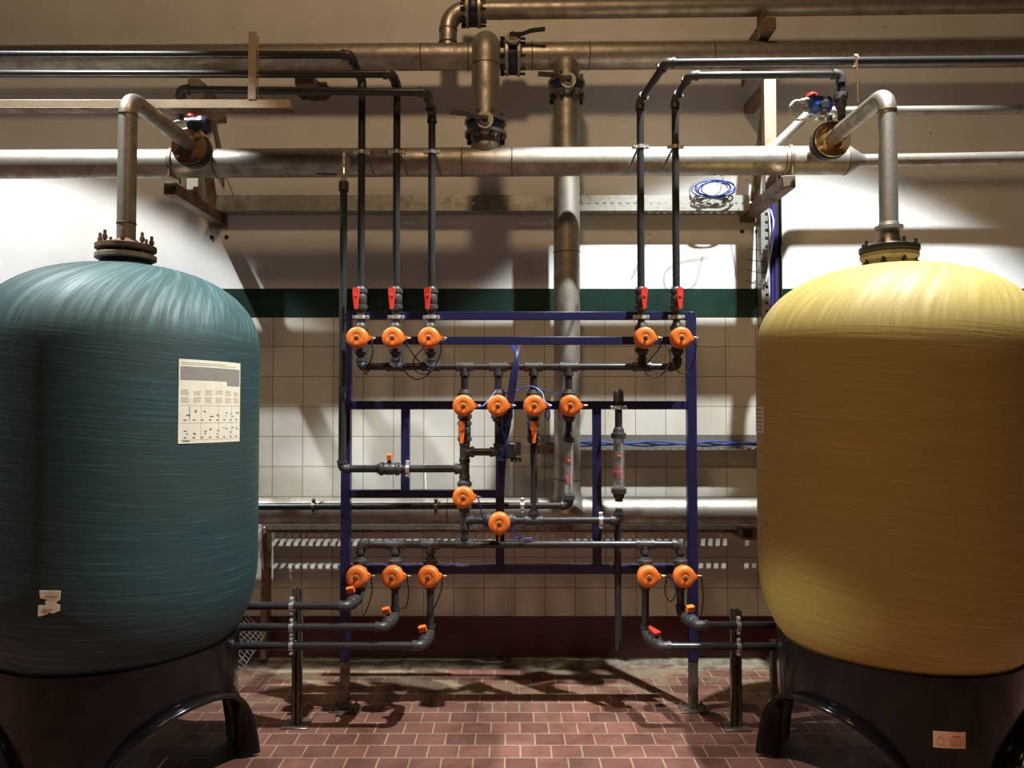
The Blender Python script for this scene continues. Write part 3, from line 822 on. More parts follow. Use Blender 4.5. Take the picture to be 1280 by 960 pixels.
# ------------------------------------------------------------------ cable trays
def tray(label, x0, x1, y0, y1, z, lip, mat='galv', name='cable_tray', pitch=.05, rows=2, hole=(.026,.012), rear=None):
    t = thing(name, label, 'cable tray', ((x0+x1)/2, (y0+y1)/2, z))
    n = int((x1-x0)/pitch); p = (x1-x0)/n; th = .0015
    m = MB()
    xs = []
    hx = hole[0]
    W = y1-y0
    ys = [y0]
    for r in range(rows):
        c = y0 + W*(r+.5)/rows; ys += [c-hole[1]/2, c+hole[1]/2]
    ys.append(y1)
    # full strips between rows
    for k in range(0, len(ys), 2): m.box((x0, ys[k], z-th), (x1, ys[k+1], z))
    for r in range(rows):
        a_, b_ = ys[1+2*r], ys[2+2*r]
        for i in range(n):
            xa = x0+i*p; m.box((xa+hx, a_, z-th), (xa+p, b_, z))
    m.build('slotted_floor', mat, t)
    m = MB()
    h0, h1 = z+lip*.42, z+lip*.42+.010
    m.box((x0, y0, z), (x1, y0+th, h0)).box((x0, y0, h1), (x1, y0+th, z+lip)).box((x0, y0, z+lip), (x1, y0+.010, z+lip+th))
    for i in range(n): m.box((x0+i*p+hx*.8, y0, h0), (x0+i*p+p, y0+th, h1))
    m.build('front_lip', mat, t)
    MB().box((x0, y1-th, z), (x1, y1, z+(rear or lip))).build('rear_lip', mat, t)
    return t
tray('galvanised slotted cable tray high on the wall under the main header', xx(258,250,4.75), xx(940,250,4.75), 4.80, YW-.012, zz(263,4.80), .10, rows=1)
tray('short slotted cable tray carrying blue tubing behind the right half of frame', xx(676,555,4.78), xx(1000,555,4.78), 4.81, YW-.012, zz(562.5,4.81), .014, rows=1, rear=.095)
tray('long slotted cable tray directly below the low thick pipe', xx(322,655,4.6), xx(1010,655,4.6), 4.79, YW-.012, zz(665,4.79), .045, rows=2, hole=(.028,.018), pitch=.048, mat='dark_steel')
# vertical tray at right with cables
xt = xx(956, 320, 4.84)
t = thing('vertical_cable_tray', 'vertical galvanised cable duct on the wall behind the yellow tank', 'cable tray', (xt, 4.86, 1.5))
m = MB(); za, zb2 = 1.25, zz(186, 4.84)
m.box((xt-.027, 4.83, za), (xt-.0, 4.834, zb2)); m.box((xt-.027, 4.834, za), (xt-.024, YW, zb2))
for k in range(40):
    zk = za+(zb2-za)*k/40; m.box((xt+.0, 4.83, zk), (xt+.022, 4.834, zk+(zb2-za)/40*.6))
m.box((xt+.022, 4.83, za), (xt+.03, 4.834, zb2)).build('slotted_duct', 'galv', t)
MB().box((xt+.030, 4.88, za), (xt+.115, YW, zb2)).build('back_channel', 'black_iron', t)
MB().box((xt+.108, 4.84, za), (xt+.115, 4.88, zb2)).build('side_flange', 'black_iron', t)
rc = random.Random(4)
m = MB(); m2 = MB()
for k in range(3):
    x_ = xt+.045+.018*k; m.tube([(x_+.006*rc.uniform(-1,1), 4.873, za+(zb2-.1-za)*j/8) for j in range(9)], .0075, 8)
tag(m.build('cable_bundle', 'cable_violet'), 'violet blue cables dropping down the vertical duct by the yellow tank', 'cable')
m = MB()
m.tube([at(957+6,262,4.82), at(967,275,4.80), at(966,300,4.80), at(961,330,4.82), at(958,352,4.82)], .005, 8, .05)
m.tube([at(961,265,4.82), at(963,290,4.80), at(960,320,4.82), at(961,345,4.82), at(962,380,4.83)], .004, 8, .05)
tag(m.build('white_cables', 'cable_white'), 'loose white cables curling beside the vertical duct', 'cable')
for k, py in enumerate((311, 324, 337, 351)):
    m = MB().tube([at(933, py, 4.83), at(945, py+1+k, 4.80), at(957, py+2+k, 4.825)], .0024, 6)
    m.lathe(at(955, py+2+k, 4.826), (0,-1,0), [(0,.006),(.012,.006)], 8)
    tag(m.build('cable_tie', 'black_iron'), ['topmost','second','third','lowest'][k] + ' black cable tie sticking out of the vertical duct by yellow tank', 'cable tie', 'cable ties on the vertical duct')
# coiled blue cable on the upper tray
m = MB(); cc = at(886, 240, 4.77); rc = random.Random(2)
pts = []
for k in range(90):
    a_ = 2*PI*k/18; q = 1+.10*math.sin(k*.37)+.04*rc.random()
    pts.append(cc + Vector((.115*q*math.cos(a_)+.0006*k, -.012+.02*math.sin(k*.21), .050*q*math.sin(a_)+.03*math.cos(a_)*.2+.015)))
tag(m.tube(pts, .0042, 7).build('coiled_tubing', 'cable_blue'), 'coil of thin blue tubing hung on the upper cable tray', 'tubing')
m = MB(); m.tube([at(904,222,4.66), at(900,240,4.62), at(880,255,4.62), at(862,248,4.63), at(862,232,4.64), at(885,222,4.64), at(912,218,4.64)], .0028, 6, .06)
m.tube([at(932,224,4.7), at(940,230,4.66), at(943,240,4.64)], .003, 6, .05)
tag(m.build('black_cable', 'rubber'), 'thin black cable looped round the blue coil', 'cable')
# blue tubing lying in the short tray
m = MB()
for k in range(3):
    pts = [at(683 + 11*j, 553.5+1.3*k+ (1.6*math.sin(j*.9+k*2)), 4.83+.01*k) for j in range(26)]
    m.tube(pts, .0062, 7)
tag(m.build('tubing_run', 'cable_blue'), 'blue tubing lying along the short tray', 'tubing')
# hairline wires on the wall at left
tag(MB().tube([at(283,222,4.8), at(287,232,4.86), at(292,245,4.9)], .003, 6).build('wire', 'rubber'), 'thin black wire hanging beside dark bracket', 'wire')
tag(MB().tube([at(812,292,4.9), at(806,305,4.88), at(800,325,4.88), at(791,342,4.9)], .002, 5).build('wire', 'rubber'), 'hair thin wire against the bright wall between two black risers', 'wire')
tag(MB().tube([at(531,580,4.7), at(532,600,4.6), at(534,636,4.55)], .0022, 5).build('cord', 'cable_white'), 'hair thin pale cord hanging before the low pipe', 'cord')
# wire basket tray low behind the teal tank
t = thing('basket_tray', 'wire basket cable tray near the floor behind the teal tank', 'cable tray', at(318, 830, 4.5))
m = MB()
A0 = at(300, 842, 4.3); B0 = at(332, 792, 4.75)
for k in range(5):
    o_ = Vector((-.03*k, 0, .03*k)); m.tube([A0+o_, B0+o_*.6], .003, 6)
for k in range(13):
    p = A0.lerp(B0, k/12); m.tube([p, p+Vector((-.12,0,.12))], .003, 6)
m.build('wire_mesh', 'galv', t)
# vertical channel behind teal tank with white wires
xv = xx(329, 700, 4.8)
t = thing('vertical_channel', 'narrow grey vertical channel with wires beside the teal tank', 'cable tray', (xv, 4.85, .05))
m = MB().box((xv-.012, 4.80, .05), (xv+.022, 4.806, zz(655,4.8))); m.box((xv+.018, 4.806, .05), (xv+.022, YW-.02, zz(655,4.8)))
m.build('channel', 'bracket', t)
m = MB()
for k in range(3): m.tube([at(331,658,4.79), at(324+k*2,668,4.78), at(323.5+k*2,684,4.78), at(327+k,702,4.79), at(329,712,4.8)], .0028, 6, .04)
m.build('white_wires', 'cable_white', t)
# floor-level box behind yellow tank (dark junction at 935,666)
t = thing('pipe_support_block', 'small dark square support block below the low pipe beside yellow tank', 'support', at(935, 675, 4.7))
MB().box((xx(927,666,4.7), 4.66, zz(674,4.7)), (xx(944,666,4.7), YW, zz(659,4.7)), bev=.004).build('block', 'bracket', t)
MB().box((xx(929.5,666,4.65), 4.655, zz(672,4.65)), (xx(941,666,4.65), 4.661, zz(661.5,4.65))).build('end_face', 'black_iron', t)

# ------------------------------------------------------------------ blue frame
FY = 4.15; fw = .052
xl = xx(433.5, 500, FY); xr = xx(864, 500, FY)
ft = thing('equipment_frame', 'navy blue square tube frame holding the valves and black pipes', 'frame', ((xl+xr)/2, FY, 0))
ztop = zz(395, FY); zfoot = zz(825, FY)
for x_ in (xl, xr): MB().beam((x_,FY,zfoot), (x_,FY,ztop+.022), fw, fw, (0,1,0)).build('post', 'blue_paint', ft)
def rail(x0, x1, py, h=.045): MB().beam((x0,FY,zz(py,FY)), (x1,FY,zz(py,FY)), .045, h).build('rail', 'blue_paint', ft)
rail(xl+fw/2, xr-fw/2, 395); rail(xl+fw/2, xr-fw/2, 426); rail(xl+fw/2, xr-fw/2, 506.5, .048); rail(xl+fw/2, xx(628,617,FY), 617); rail(xl+fw/2, xr-fw/2, 711, .050)
for px, ya, yb in ((507, 511.5, 612.5), (746, 511.5, 706), (625, 511.5, 706)):
    x_ = xx(px, (ya+yb)/2, FY); MB().beam((x_,FY,zz(yb,FY)), (x_,FY,zz(ya,FY)), .048, .043, (0,1,0)).build('upright', 'blue_paint', ft)
for x_ in (xl, xr):
    MB().beam((x_,FY,.006), (x_,FY,zfoot), .047, .047, (0,1,0)).build('foot_post', 'dark_steel', ft)
    MB().box((x_-.075, FY-.06, 0), (x_+.075, FY+.06, .008), bev=.002).build('foot_plate', 'dark_steel', ft)
    m = MB()
    for sx in (-1,1):
        for sy in (-1,1): m.lathe((x_+sx*.055, FY+sy*.042, .008), (0,0,1), [(0,.009),(.008,.009),(.008,.005),(.02,.005)], 6)
    m.build('foot_bolts', 'rust', ft)

# ------------------------------------------------------------------ PVC pipes
PY = 4.075; PR = .0205
def clampmesh(c, axis, r, ear=(1,0,0), back=None):
    c = Vector(c); ax = Vector(axis).normalized(); e = Vector(ear).normalized()
    m = MB().lathe(c-ax*.010, ax, [(0,r+.001),(0,r+.0055),(.020,r+.0055),(.020,r+.001)], 22)
    for s in (-1,1):
        p = c + e*s*(r+.016)
        m.lathe(p-ax*.011, ax, [(0,.006),(.003,.011),(.019,.011),(.022,.006)], 10)
        m.lathe(p+ax.cross(e)*.020, -ax.cross(e), [(0,.006),(.005,.009),(.035,.009),(.04,.006)], 8)
    return m
def elbow(root, a, p, b, r, mat='pvc2'):
    a, p, b = Vector(a), Vector(p), Vector(b); da = (a-p).normalized(); db = (b-p).normalized()
    L = r*2.3
    m = MB().tube([p+da*L, p, p+db*L], r*1.22, 18, r*1.25)
    m.lathe(p+da*L, -da, [(0,r),(0,r*1.36),(r*.8,r*1.36),(r*.85,r*1.2)], 18)
    m.lathe(p+db*L, -db, [(0,r),(0,r*1.36),(r*.8,r*1.36),(r*.85,r*1.2)], 18)
    return m.build('elbow', mat, root)
def tee(root, p, d1, d2, r, mat='pvc2'):
    """straight along d1, branch along d2"""
    p = Vector(p); d1 = Vector(d1).normalized(); d2 = Vector(d2).normalized(); L = r*2.4
    m = MB().lathe(p-d1*L, d1, [(0,r),(0,r*1.36),(r*.8,r*1.36),(r*.85,r*1.22),(2*L-r*.85,r*1.22),(2*L-r*.8,r*1.36),(2*L,r*1.36),(2*L,r)], 20)
    m.lathe(p, d2, [(0,r*1.2),(L-r*.85,r*1.22),(L-r*.8,r*1.36),(L,r*1.36),(L,r)], 20)
    return m.build('tee', mat, root)
def run(name, label, pts, r=PR, elbows=True, mat='pvc', cat='pipe', group=None):
    t = thing(name, label, cat, min(pts, key=lambda p: p[2]), group)
    MB().tube(pts, r, 20, r*1.4).build('pipe', mat, t)
    if elbows:
        for i in range(1, len(pts)-1): elbow(t, pts[i-1], pts[i], pts[i+1], r)
    return t
# --- five risers
Z_MA = zz(458.5, PY); Z_MB = zz(680.5, PY)
RX = [xx(451.5,300,PY), xx(495.5,300,PY), xx(539.5,300,PY), xx(801,300,PY), xx(845,300,PY)]
Z_V1 = zz(424, PY)      # upper valve row
ztopv = Z_V1+.086
h1 = 3.93
spec = [
 ('black pipe riser nearest the tall side pipe, turning left in uppermost run', [ (RX[0],PY,ztopv), (RX[0],PY,zz(101,PY)), at(438,68.5,h1), Vector((-3.6,h1,zz(68.5,h1))) ]),
 ('black pipe riser second from teal tank, turning left in middle run', [ (RX[1],PY,ztopv), (RX[1],PY,zz(108,PY)), at(490,92.5,h1), Vector((-3.6,h1,zz(92.5,h1))) ]),
 ('black pipe riser third from teal tank, running left to the dark actuator', [ (RX[2],PY,ztopv), (RX[2],PY,zz(143,PY)), at(534,115.5,3.95), at(226,112,3.97), at(225,150,4.0) ]),
 ('black pipe riser turning right along the wall top with hanger rod', [ (RX[3],PY,ztopv), (RX[3],PY,zz(127,PY)), at(832,78.5,3.82), Vector((3.3,3.82,zz(73,3.82))) ]),
 ('black pipe riser closest to yellow tank, turning right to the blue actuator', [ (RX[4],PY,ztopv), (RX[4],PY,zz(125,PY)), at(862,94.5,3.92), at(1051,93,3.92), at(1052,150,3.94) ]),
]
for i, (lab, pts) in enumerate(spec):
    t = run('riser_pipe', lab, [Vector(p) for p in pts], group='black plastic riser pipes')
    for py_, nm in ((190, 0), (397, 1)):
        if py_ == 190: yy = 190.5 if i < 3 else 184
        else: yy = 396.5
        c = Vector((RX[i], PY, zz(yy, PY)))
        clampmesh(c, (0,0,1), PR).build('pipe_clamp', 'chrome', t)
        if py_ == 190:
            MB().tube([c+Vector((-.012 if i > 2 else .012, .03, 0)), Vector((RX[i]+(-.03 if i > 2 else .03), HY-.078, c.z-.06))], .007, 8).build('standoff', 'dark_steel', t)
        else:
            MB().lathe(c+Vector((0,.018,0)), (0,1,0), [(0,.006),(.045,.006)], 8).build('standoff', 'chrome', t)
    if i in (0,1,2,3):
        pass
# extra union above solenoid on last riser
t5 = [o for o in C.objects if o.name.startswith('riser_pipe')][-1]
c = at(1051, 117, 3.93)
MB().lathe(c, (0,0,-1), [(0,.03),(.004,.036),(.035,.036),(.04,.029),(.075,.029),(.08,.022),(.12,.018)], 20).build('union', 'pvc2', t5)

# --- ball valves
def ball_valve(label, c, axis, front, handle='long', hmat='red', side=(0,0,0), r=PR, scale=1.0, hdir=None, name='ball_valve', group=None):
    c = Vector(c); ax = Vector(axis).normalized(); fr = Vector(front).normalized()
    t = thing(name, label, 'valve', c, group)
    L = .052*scale
    MB().lathe(c-ax*L*.62, ax, [(0,r*1.3),(L*.2,r*1.62),(L*1.04,r*1.62),(L*1.24,r*1.3)], 22).build('body', 'pvc2', t)
    for s in (-1,1):
        MB().lathe(c+ax*s*L*.58, ax*s, [(0,r*1.55),(.004,r*1.82),(L*.42,r*1.82),(L*.5,r*1.5),(L*.72,r*1.3),(L*.72,r)], 10).build('union_nut', 'pvc2', t)
    if handle == 'long':
        sx = ax.cross(fr).normalized()
        MB().lathe(c+fr*r*1.2, fr, [(0,.012),(.028,.012)], 12).build('stem', 'pvc_black', t)
        h = c + fr*(r*1.2+.026)
        hw = [(-.062, .0075), (-.02, .0125), (.02, .017), (.05, .018), (.056, .013)]
        m = MB(); n_ = len(hw)
        poly = [h + ax*a_ + sx*w for a_, w in hw] + [h + ax*a_ - sx*w for a_, w in reversed(hw)]
        m.prism(poly, fr*.014); m.lathe(h+ax*.012+fr*.014, fr, [(0,.010),(.004,.009),(.005,0)], 14)
        m.build('handle', hmat, t)
    else:
        MB().lathe(c+fr*r*1.3, fr, [(0,.012),(.028,.010)], 12).build('stem', 'pvc_black', t)
        h = c + fr*(r*1.3+.025)
        sx = ax.cross(fr).normalized()
        m = MB(); dd = Vector(hdir).normalized() if hdir else sx
        ee = dd.cross(fr).normalized()
        poly = [h-dd*.020-ee*.012, h+dd*.020-ee*.012, h+dd*.022+ee*.010, h+dd*.006+ee*.014, h-dd*.018+ee*.012]
        m.prism(poly, fr*.030); m.build('handle', hmat, t)
    return t
names5 = ['red handled ball valve on the riser closest to the tall side pipe', 'red handled ball valve on the second riser from teal tank', 'red handled ball valve on the third riser from teal tank',
          'red handled ball valve on the riser with hanger rod', 'red handled ball valve on the riser closest to yellow tank']
for i in range(5):
    ball_valve(names5[i], (RX[i], PY, zz(374,PY)), (0,0,1), (-.28 if i < 3 else .12, -1, 0), 'long', 'red', group='red handled ball valves under the risers')

# --- orange diaphragm valves
def make_valve():
    t = thing('actuated_valve', 'x', 'valve', (0,0,0))
    r = PR
    MB().lathe((0,0,-.052), (0,0,1), [(0,r*1.2),(.012,r*1.5),(.03,r*1.75),(.074,r*1.75),(.092,r*1.5),(.104,r*1.2)], 22).build('body', 'pvc2', t)
    MB().lathe((0,0,0), (0,-1,0), [(0,.028),(.04,.030),(.045,.046),(.052,.050)], 26).build('bonnet', 'pvc_black', t)
    for s in (-1,1):
        MB().lathe((0,0,s*.047), (0,0,s), [(0,r*1.6),(.003,r*1.95),(.024,r*1.95),(.028,r*1.6),(.042,r*1.35),(.042,r)], 12).build('union_nut', 'pvc2', t)
    m = MB().lathe((0,-.050,0), (0,-1,0), [(0,.046),(.003,.054),(.020,.0585),(.050,.0585),(.058,.0565),(.065,.050),(.068,.042),(.0688,.020),(.0675,.018),(.0688,.016),(.069,.0)], 40)
    m.prism([(.040,-.066,.028), (.070,-.066,.009), (.070,-.066,-.009), (.040,-.066,-.028)], (0,-.026,0))
    a = m.build('actuator_cap', 'orange', t)
    MB().lathe((0,-.117,0), (0,-1,0), [(0,.011),(.004,.011),(.005,.007),(.014,.006),(.015,0)], 14).build('indicator', 'weld', a)
    MB().lathe((.076,-.079,0), (1,0,0), [(0,.0085),(.004,.0085),(.006,.006),(.012,.006),(.016,.0045),(.020,.0045)], 12).build('air_nipple', 'brass', t)
    return t
Z_V2 = zz(507, PY); Z_V3 = zz(716, PY)
MX = [xx(580.8,507,PY), xx(622.8,507,PY), xx(667,507,PY), xx(711,507,PY)]
BX = [xx(450.5,716,PY), xx(494,716,PY), xx(538,716,PY), xx(806.5,716,PY), xx(850.5,716,PY)]
AX = [xx(451,430,PY), xx(494.5,430,PY), xx(538.5,430,PY), xx(802.5,430,PY), xx(846.5,430,PY)]
Z_V4 = zz(619, PY); Z_V5 = zz(650.5, PY)
vspec = [
 (AX[0], Z_V1, 0, 'orange capped valve in the upper row under the first riser by the tall side pipe'),
 (AX[1], Z_V1, 0, 'orange capped valve in the upper row under the second riser'),
 (AX[2], Z_V1, 0, 'orange capped valve in the upper row under the third riser'),
 (AX[3], Z_V1, 0, 'orange capped valve in the upper row under the hanger rod riser'),
 (AX[4], Z_V1, 0, 'orange capped valve at the upper row end beside the frame post near yellow tank'),
 (MX[0], Z_V2, 0, 'orange capped valve first of four in the middle row, above an orange handle'),
 (MX[1], Z_V2, 0, 'orange capped valve second of four in the middle row, beside blue tubing'),
 (MX[2], Z_V2, 0, 'orange capped valve third of four in the middle row, above an orange handle'),
 (MX[3], Z_V2, 0, 'orange capped valve fourth of four in the middle row, above a clear flow meter'),
 (MX[0], Z_V4, 0, 'orange capped valve alone below the side branch on thick centre pipe'),
 (MX[1]+.008, Z_V5, 1, 'orange capped valve on the short crosswise pipe just above the lower manifold'),
 (BX[0], Z_V3, 0, 'orange capped valve in the bottom row against the frame post by teal tank'),
 (BX[1], Z_V3, 0, 'orange capped valve in the bottom row, second from the teal tank'),
 (BX[2], Z_V3, 0, 'orange capped valve in the bottom row, third from the teal tank'),
 (BX[3], Z_V3, 0, 'orange capped valve in the bottom row above the red handle'),
 (BX[4], Z_V3, 0, 'orange capped valve at the bottom row end beside the frame post near yellow tank'),
]
proto = make_valve(); VLOC = []
for i, (x_, z_, rot, lab) in enumerate(vspec):
    o = proto if i == 0 else copy_tree(proto)
    o.location = (x_, PY, z_); o.rotation_euler = (0, PI/2 if rot else 0, 0)
    o['label'] = lab; o['group'] = 'orange capped valves on the frame'; VLOC.append((x_, z_))
# --- upper manifold
def manifold(label, z, xs, end_up, tees_up, tees_down, zend):
    t = thing('manifold_pipe', label, 'pipe', ((xs[0]+xs[1])/2, PY, z))
    s = 1 if end_up else -1
    pts = [Vector((xs[0],PY,zend)), Vector((xs[0],PY,z)), Vector((xs[1],PY,z)), Vector((xs[1],PY,zend))]
    MB().tube(pts, PR, 20, PR*1.6).build('pipe', 'pvc', t)
    elbow(t, pts[0], pts[1], pts[2], PR); elbow(t, pts[1], pts[2], pts[3], PR)
    for x_ in tees_up: tee(t, (x_,PY,z), (1,0,0), (0,0,1), PR)
    for x_ in tees_down: tee(t, (x_,PY,z), (1,0,0), (0,0,-1), PR)
    return t
t = manifold('upper black manifold pipe with seven branches below the upper valve row', Z_MA, (AX[0], AX[4]), True, AX[1:4], MX, Z_V1-.075)
for x_ in AX[1:4]: MB().tube([(x_,PY,Z_MA), (x_,PY,Z_V1-.075)], PR, 18).build('branch_pipe', 'pvc', t)
for x_ in MX: MB().tube([(x_,PY,Z_MA), (x_,PY,Z_V2+.08)], PR, 18).build('branch_pipe', 'pvc', t)
t = manifold('lower black manifold pipe above the bottom valve row', Z_MB, (BX[0], BX[4]), False, [MX[0]], [BX[1], BX[2], BX[3]], Z_V3+.075)
for x_ in BX[1:4]: MB().tube([(x_,PY,Z_MB), (x_,PY,Z_V3+.075)], PR, 18).build('branch_pipe', 'pvc', t)
# --- centre column under first middle valve
Z_B1 = zz(565, PY); Z_B2 = zz(586, PY); zbv = zz(539, PY)
TRr = .024
t = thing('centre_column_pipe', 'thick black vertical pipe in the frame centre with two side branches', 'pipe', (MX[0], PY, Z_V4+.08))
MB().tube([(MX[0],PY,zbv-.03), (MX[0],PY,Z_V4+.08)], TRr, 20).build('pipe', 'pvc', t)
tee(t, (MX[0],PY,Z_B1), (0,0,1), (1,0,0), TRr*.93); tee(t, (MX[0],PY,Z_B2), (0,0,1), (-1,0,0), TRr*.93)
pts = [Vector((MX[0],PY,Z_B1)), Vector((MX[1],PY,Z_B1)), Vector((MX[1],PY,Z_V2-.08))]
MB().tube(pts, PR, 20, PR*1.5).build('side_branch', 'pvc', t); elbow(t, *pts, PR)
MB().tube([(MX[0],PY,Z_V2-.08),(MX[0],PY,zbv+.03)], PR, 18).build('short_pipe', 'pvc', t)
ball_valve('ball valve with narrow orange handle on thick centre column', (MX[0], PY, zbv), (0,0,1), (-.2,-1,0), 'long', 'orange_handle', r=PR*1.05)
# --- third column
t = run('drop_pipe', 'thin black vertical pipe below the third middle valve', [Vector((MX[2],PY,Z_V2-.08)), Vector((MX[2],PY,zz(648,PY)+.02))], PR*.95, False)
ball_valve('ball valve with narrow orange handle beside the second cable bundle', (MX[2], PY, zbv), (0,0,1), (0,-1,0), 'long', 'orange_handle', r=PR*1.05)
# --- below valve 4: pipe to lower manifold
t = run('link_pipe', 'short black vertical pipe joining centre valve to lower manifold', [Vector((MX[0],PY,Z_V4-.08)), Vector((MX[0],PY,Z_MB+.04))], PR, False)
tee(t, (MX[0],PY,Z_V5), (0,0,1), (1,0,0), PR)
# crosswise pipe to rotameter 2
RX2 = xx(773.5, 590, PY); RX1 = MX[3]
t = thing('cross_pipe', 'black horizontal pipe from low centre valve to the taller flow meter', 'pipe', (0, PY, Z_V5))
MB().tube([(MX[0]+.04,PY,Z_V5), (MX[1]-.07,PY,Z_V5)], PR, 18).build('short_pipe', 'pvc', t)
pts = [Vector((MX[1]+.08,PY,Z_V5)), Vector((RX2,PY,Z_V5)), Vector((RX2,PY,zz(636,PY)))]
MB().tube(pts, PR, 18, PR*1.5).build('pipe', 'pvc', t); elbow(t, *pts, PR); tee(t, (MX[2],PY,Z_V5), (1,0,0), (0,0,1), PR)
clampmesh((xx(751,649,PY),PY,Z_V5), (1,0,0), PR, (0,0,1)).build('pipe_clamp', 'chrome', t)
# --- flow meter feed
z32 = zz(632, PY)
t = thing('cross_pipe', 'black horizontal pipe feeding the flow meter in front of thick down pipe', 'pipe', (0, PY, z32))
pts = [Vector((xx(636,632,PY),PY,z32)), Vector((RX1,PY,z32)), Vector((RX1,PY,zz(622,PY)))]
MB().tube(pts, PR*.9, 18, PR*1.4).build('pipe', 'pvc', t); elbow(t, *pts, PR*.95)
clampmesh((xx(653,632,PY),PY,z32), (1,0,0), PR*.9, (0,0,1)).build('pipe_clamp', 'chrome', t)
# --- background black pipe along the low header
BY2 = 4.36
t = thing('back_pipe', 'black horizontal pipe before the low thick pipe, from teal tank to the centre', 'pipe', (-.6, BY2, zz(634,BY2)))
MB().tube([at(300,633.5,BY2), at(640,632,BY2)], .0205, 18).build('pipe', 'pvc_black', t)
for px in (392, 545):
    c = at(px, 633, BY2); clampmesh(c, (1,0,0), .0205, (0,0,1)).build('pipe_clamp', 'dark_steel', t)
    MB().tube([c+Vector((0,.02,0)), Vector((c.x, UY-.07, c.z))], .006, 8).build('standoff', 'dark_steel', t)
# --- flow meters
def rotameter(label, x_, ztp, zbt, R, ztop_pipe, topcap):
    t = thing('flow_meter', label, 'flow meter', (x_, PY, zbt-.03))
    MB().lathe((x_,PY,zbt), (0,0,1), [(0,R*.6),(0,R*.86),(.01,R*.86),(ztp-zbt-.01,R*.86),(ztp-zbt,R*.8)], 24).build('clear_tube', 'gauge', t)
    for z_, s in ((ztp, 1), (zbt, -1)):
        MB().lathe((x_,PY,z_-s*.018), (0,0,s), [(0,R),(.003,R*1.22),(.028,R*1.22),(.032,R*.95),(.055,R*.8),(.06,R*.62),(.075,PR)], 12).build('union_nut', 'pvc2', t)
    f = ztp-zbt
    MB().lathe((x_,PY-.0,zbt+f*.20), (0,0,1), [(0,.004),(.01,R*.70),(.045,R*.74),(.052,R*.4),(.085,.005)], 16).build('float', 'red', t)
    m = MB()
    m.box((x_-.0015+.012, PY-R*.88, zbt+.03), (x_+.0+.013, PY-R*.84, ztp-.03))
    for k in range(14): zk = zbt+.04+(f-.08)*k/13; m.box((x_-.006+.012, PY-R*.9, zk), (x_+.012, PY-R*.84, zk+.0015))
    m.build('scale_marks', 'cable_white', t)
    m = MB().lathe((x_-.002,PY-R*.82,zbt+f*.64), (0,-1,0), [(0,.012),(.004,.012),(.0045,0)], 18); b_ = m.build('red_emblem', 'red', t)
    MB().box((x_-.008, PY-R*.82-.0056, zbt+f*.64-.002), (x_+.004, PY-R*.82-.0040, zbt+f*.64+.002)).build('emblem_bar', 'cable_white', b_)
    MB().tube([(x_,PY,ztp+.03), (x_,PY,ztop_pipe)], PR, 18).build('inlet_pipe', 'pvc', t)
    if topcap:
        MB().lathe((x_,PY,ztop_pipe-.03), (0,0,1), [(0,PR),(0,PR*1.42),(.045,PR*1.42),(.058,PR*1.25),(.068,PR*.8),(.072,0)], 22).build('rounded_cap', 'pvc2', t)
        clampmesh((x_,PY,zz(509.5,PY)), (0,0,1), PR).build('pipe_clamp', 'chrome', t)
    return t
rotameter('clear flow meter with red float under the fourth middle valve', RX1, zz(549,PY), zz(622,PY), .028, Z_V2-.08, False)
rotameter('taller clear flow meter with rounded cap, standing apart from the valves', RX2, zz(544,PY), zz(614,PY), .035, zz(495,PY), True)
t = run('drain_pipe', 'black vertical drain pipe hanging below the taller flow meter', [Vector((RX2,PY+.05,Z_V5-.02)), Vector((RX2,PY+.05,zz(812,PY+.05)))], PR*.95, False)
# --- tall side pipe
SX = xx(428.5, 420, PY)
zb0 = Z_B2
t = run('side_riser_pipe', 'tall black pipe along the frame post with elbow into the centre column', [Vector((SX,PY,zz(232,PY))), Vector((SX,PY,zb0)), Vector((MX[0]-.05,PY,zb0))], PR)
clampmesh((xx(509.5,586,PY),PY,zb0), (1,0,0), PR, (0,0,1)).build('pipe_clamp', 'chrome', t)
MB().lathe((SX,PY,zz(232,PY)-.03), (0,0,1), [(0,PR),(0,PR*1.35),(.05,PR*1.35),(.05,PR*.9)], 18).build('socket', 'pvc2', t)
ball_valve('ball valve with small orange knob on the horizontal side pipe', (xx(487,584,PY), PY, zb0), (1,0,0), (0,-.15,1), 'knob', 'orange_handle')
# brass tap on top of side pipe
t = thing('brass_tap', 'small metal tap with dark blue lever on top of the tall side pipe', 'valve', (SX, PY, zz(232,PY)))
z_ = zz(232,PY)
MB().lathe((SX,PY,z_), (0,0,1), [(0,.017),(.012,.017),(.012,.021),(.03,.021),(.03,.015),(.05,.020),(.075,.020),(.085,.013),(.11,.013),(.11,.019),(.125,.019),(.13,.013),(.16,.012)], 12).build('body', 'chrome', t)
MB().tube([(SX,PY,z_+.15), (SX,PY,z_+.185), (SX,HY-.07,z_+.185)], .0145, 14, .02).build('inlet', 'steel', t)
MB().lathe((SX,PY,z_+.058), (-1,0,0), [(0,.010),(.035,.010),(.035,.014),(.045,.014)], 10).build('stem', 'brass', t)
MB().beam((SX-.03,PY-.01,z_+.060), (SX-.15,PY-.012,z_+.064), .014, .008).build('lever', 'blue_paint', t)

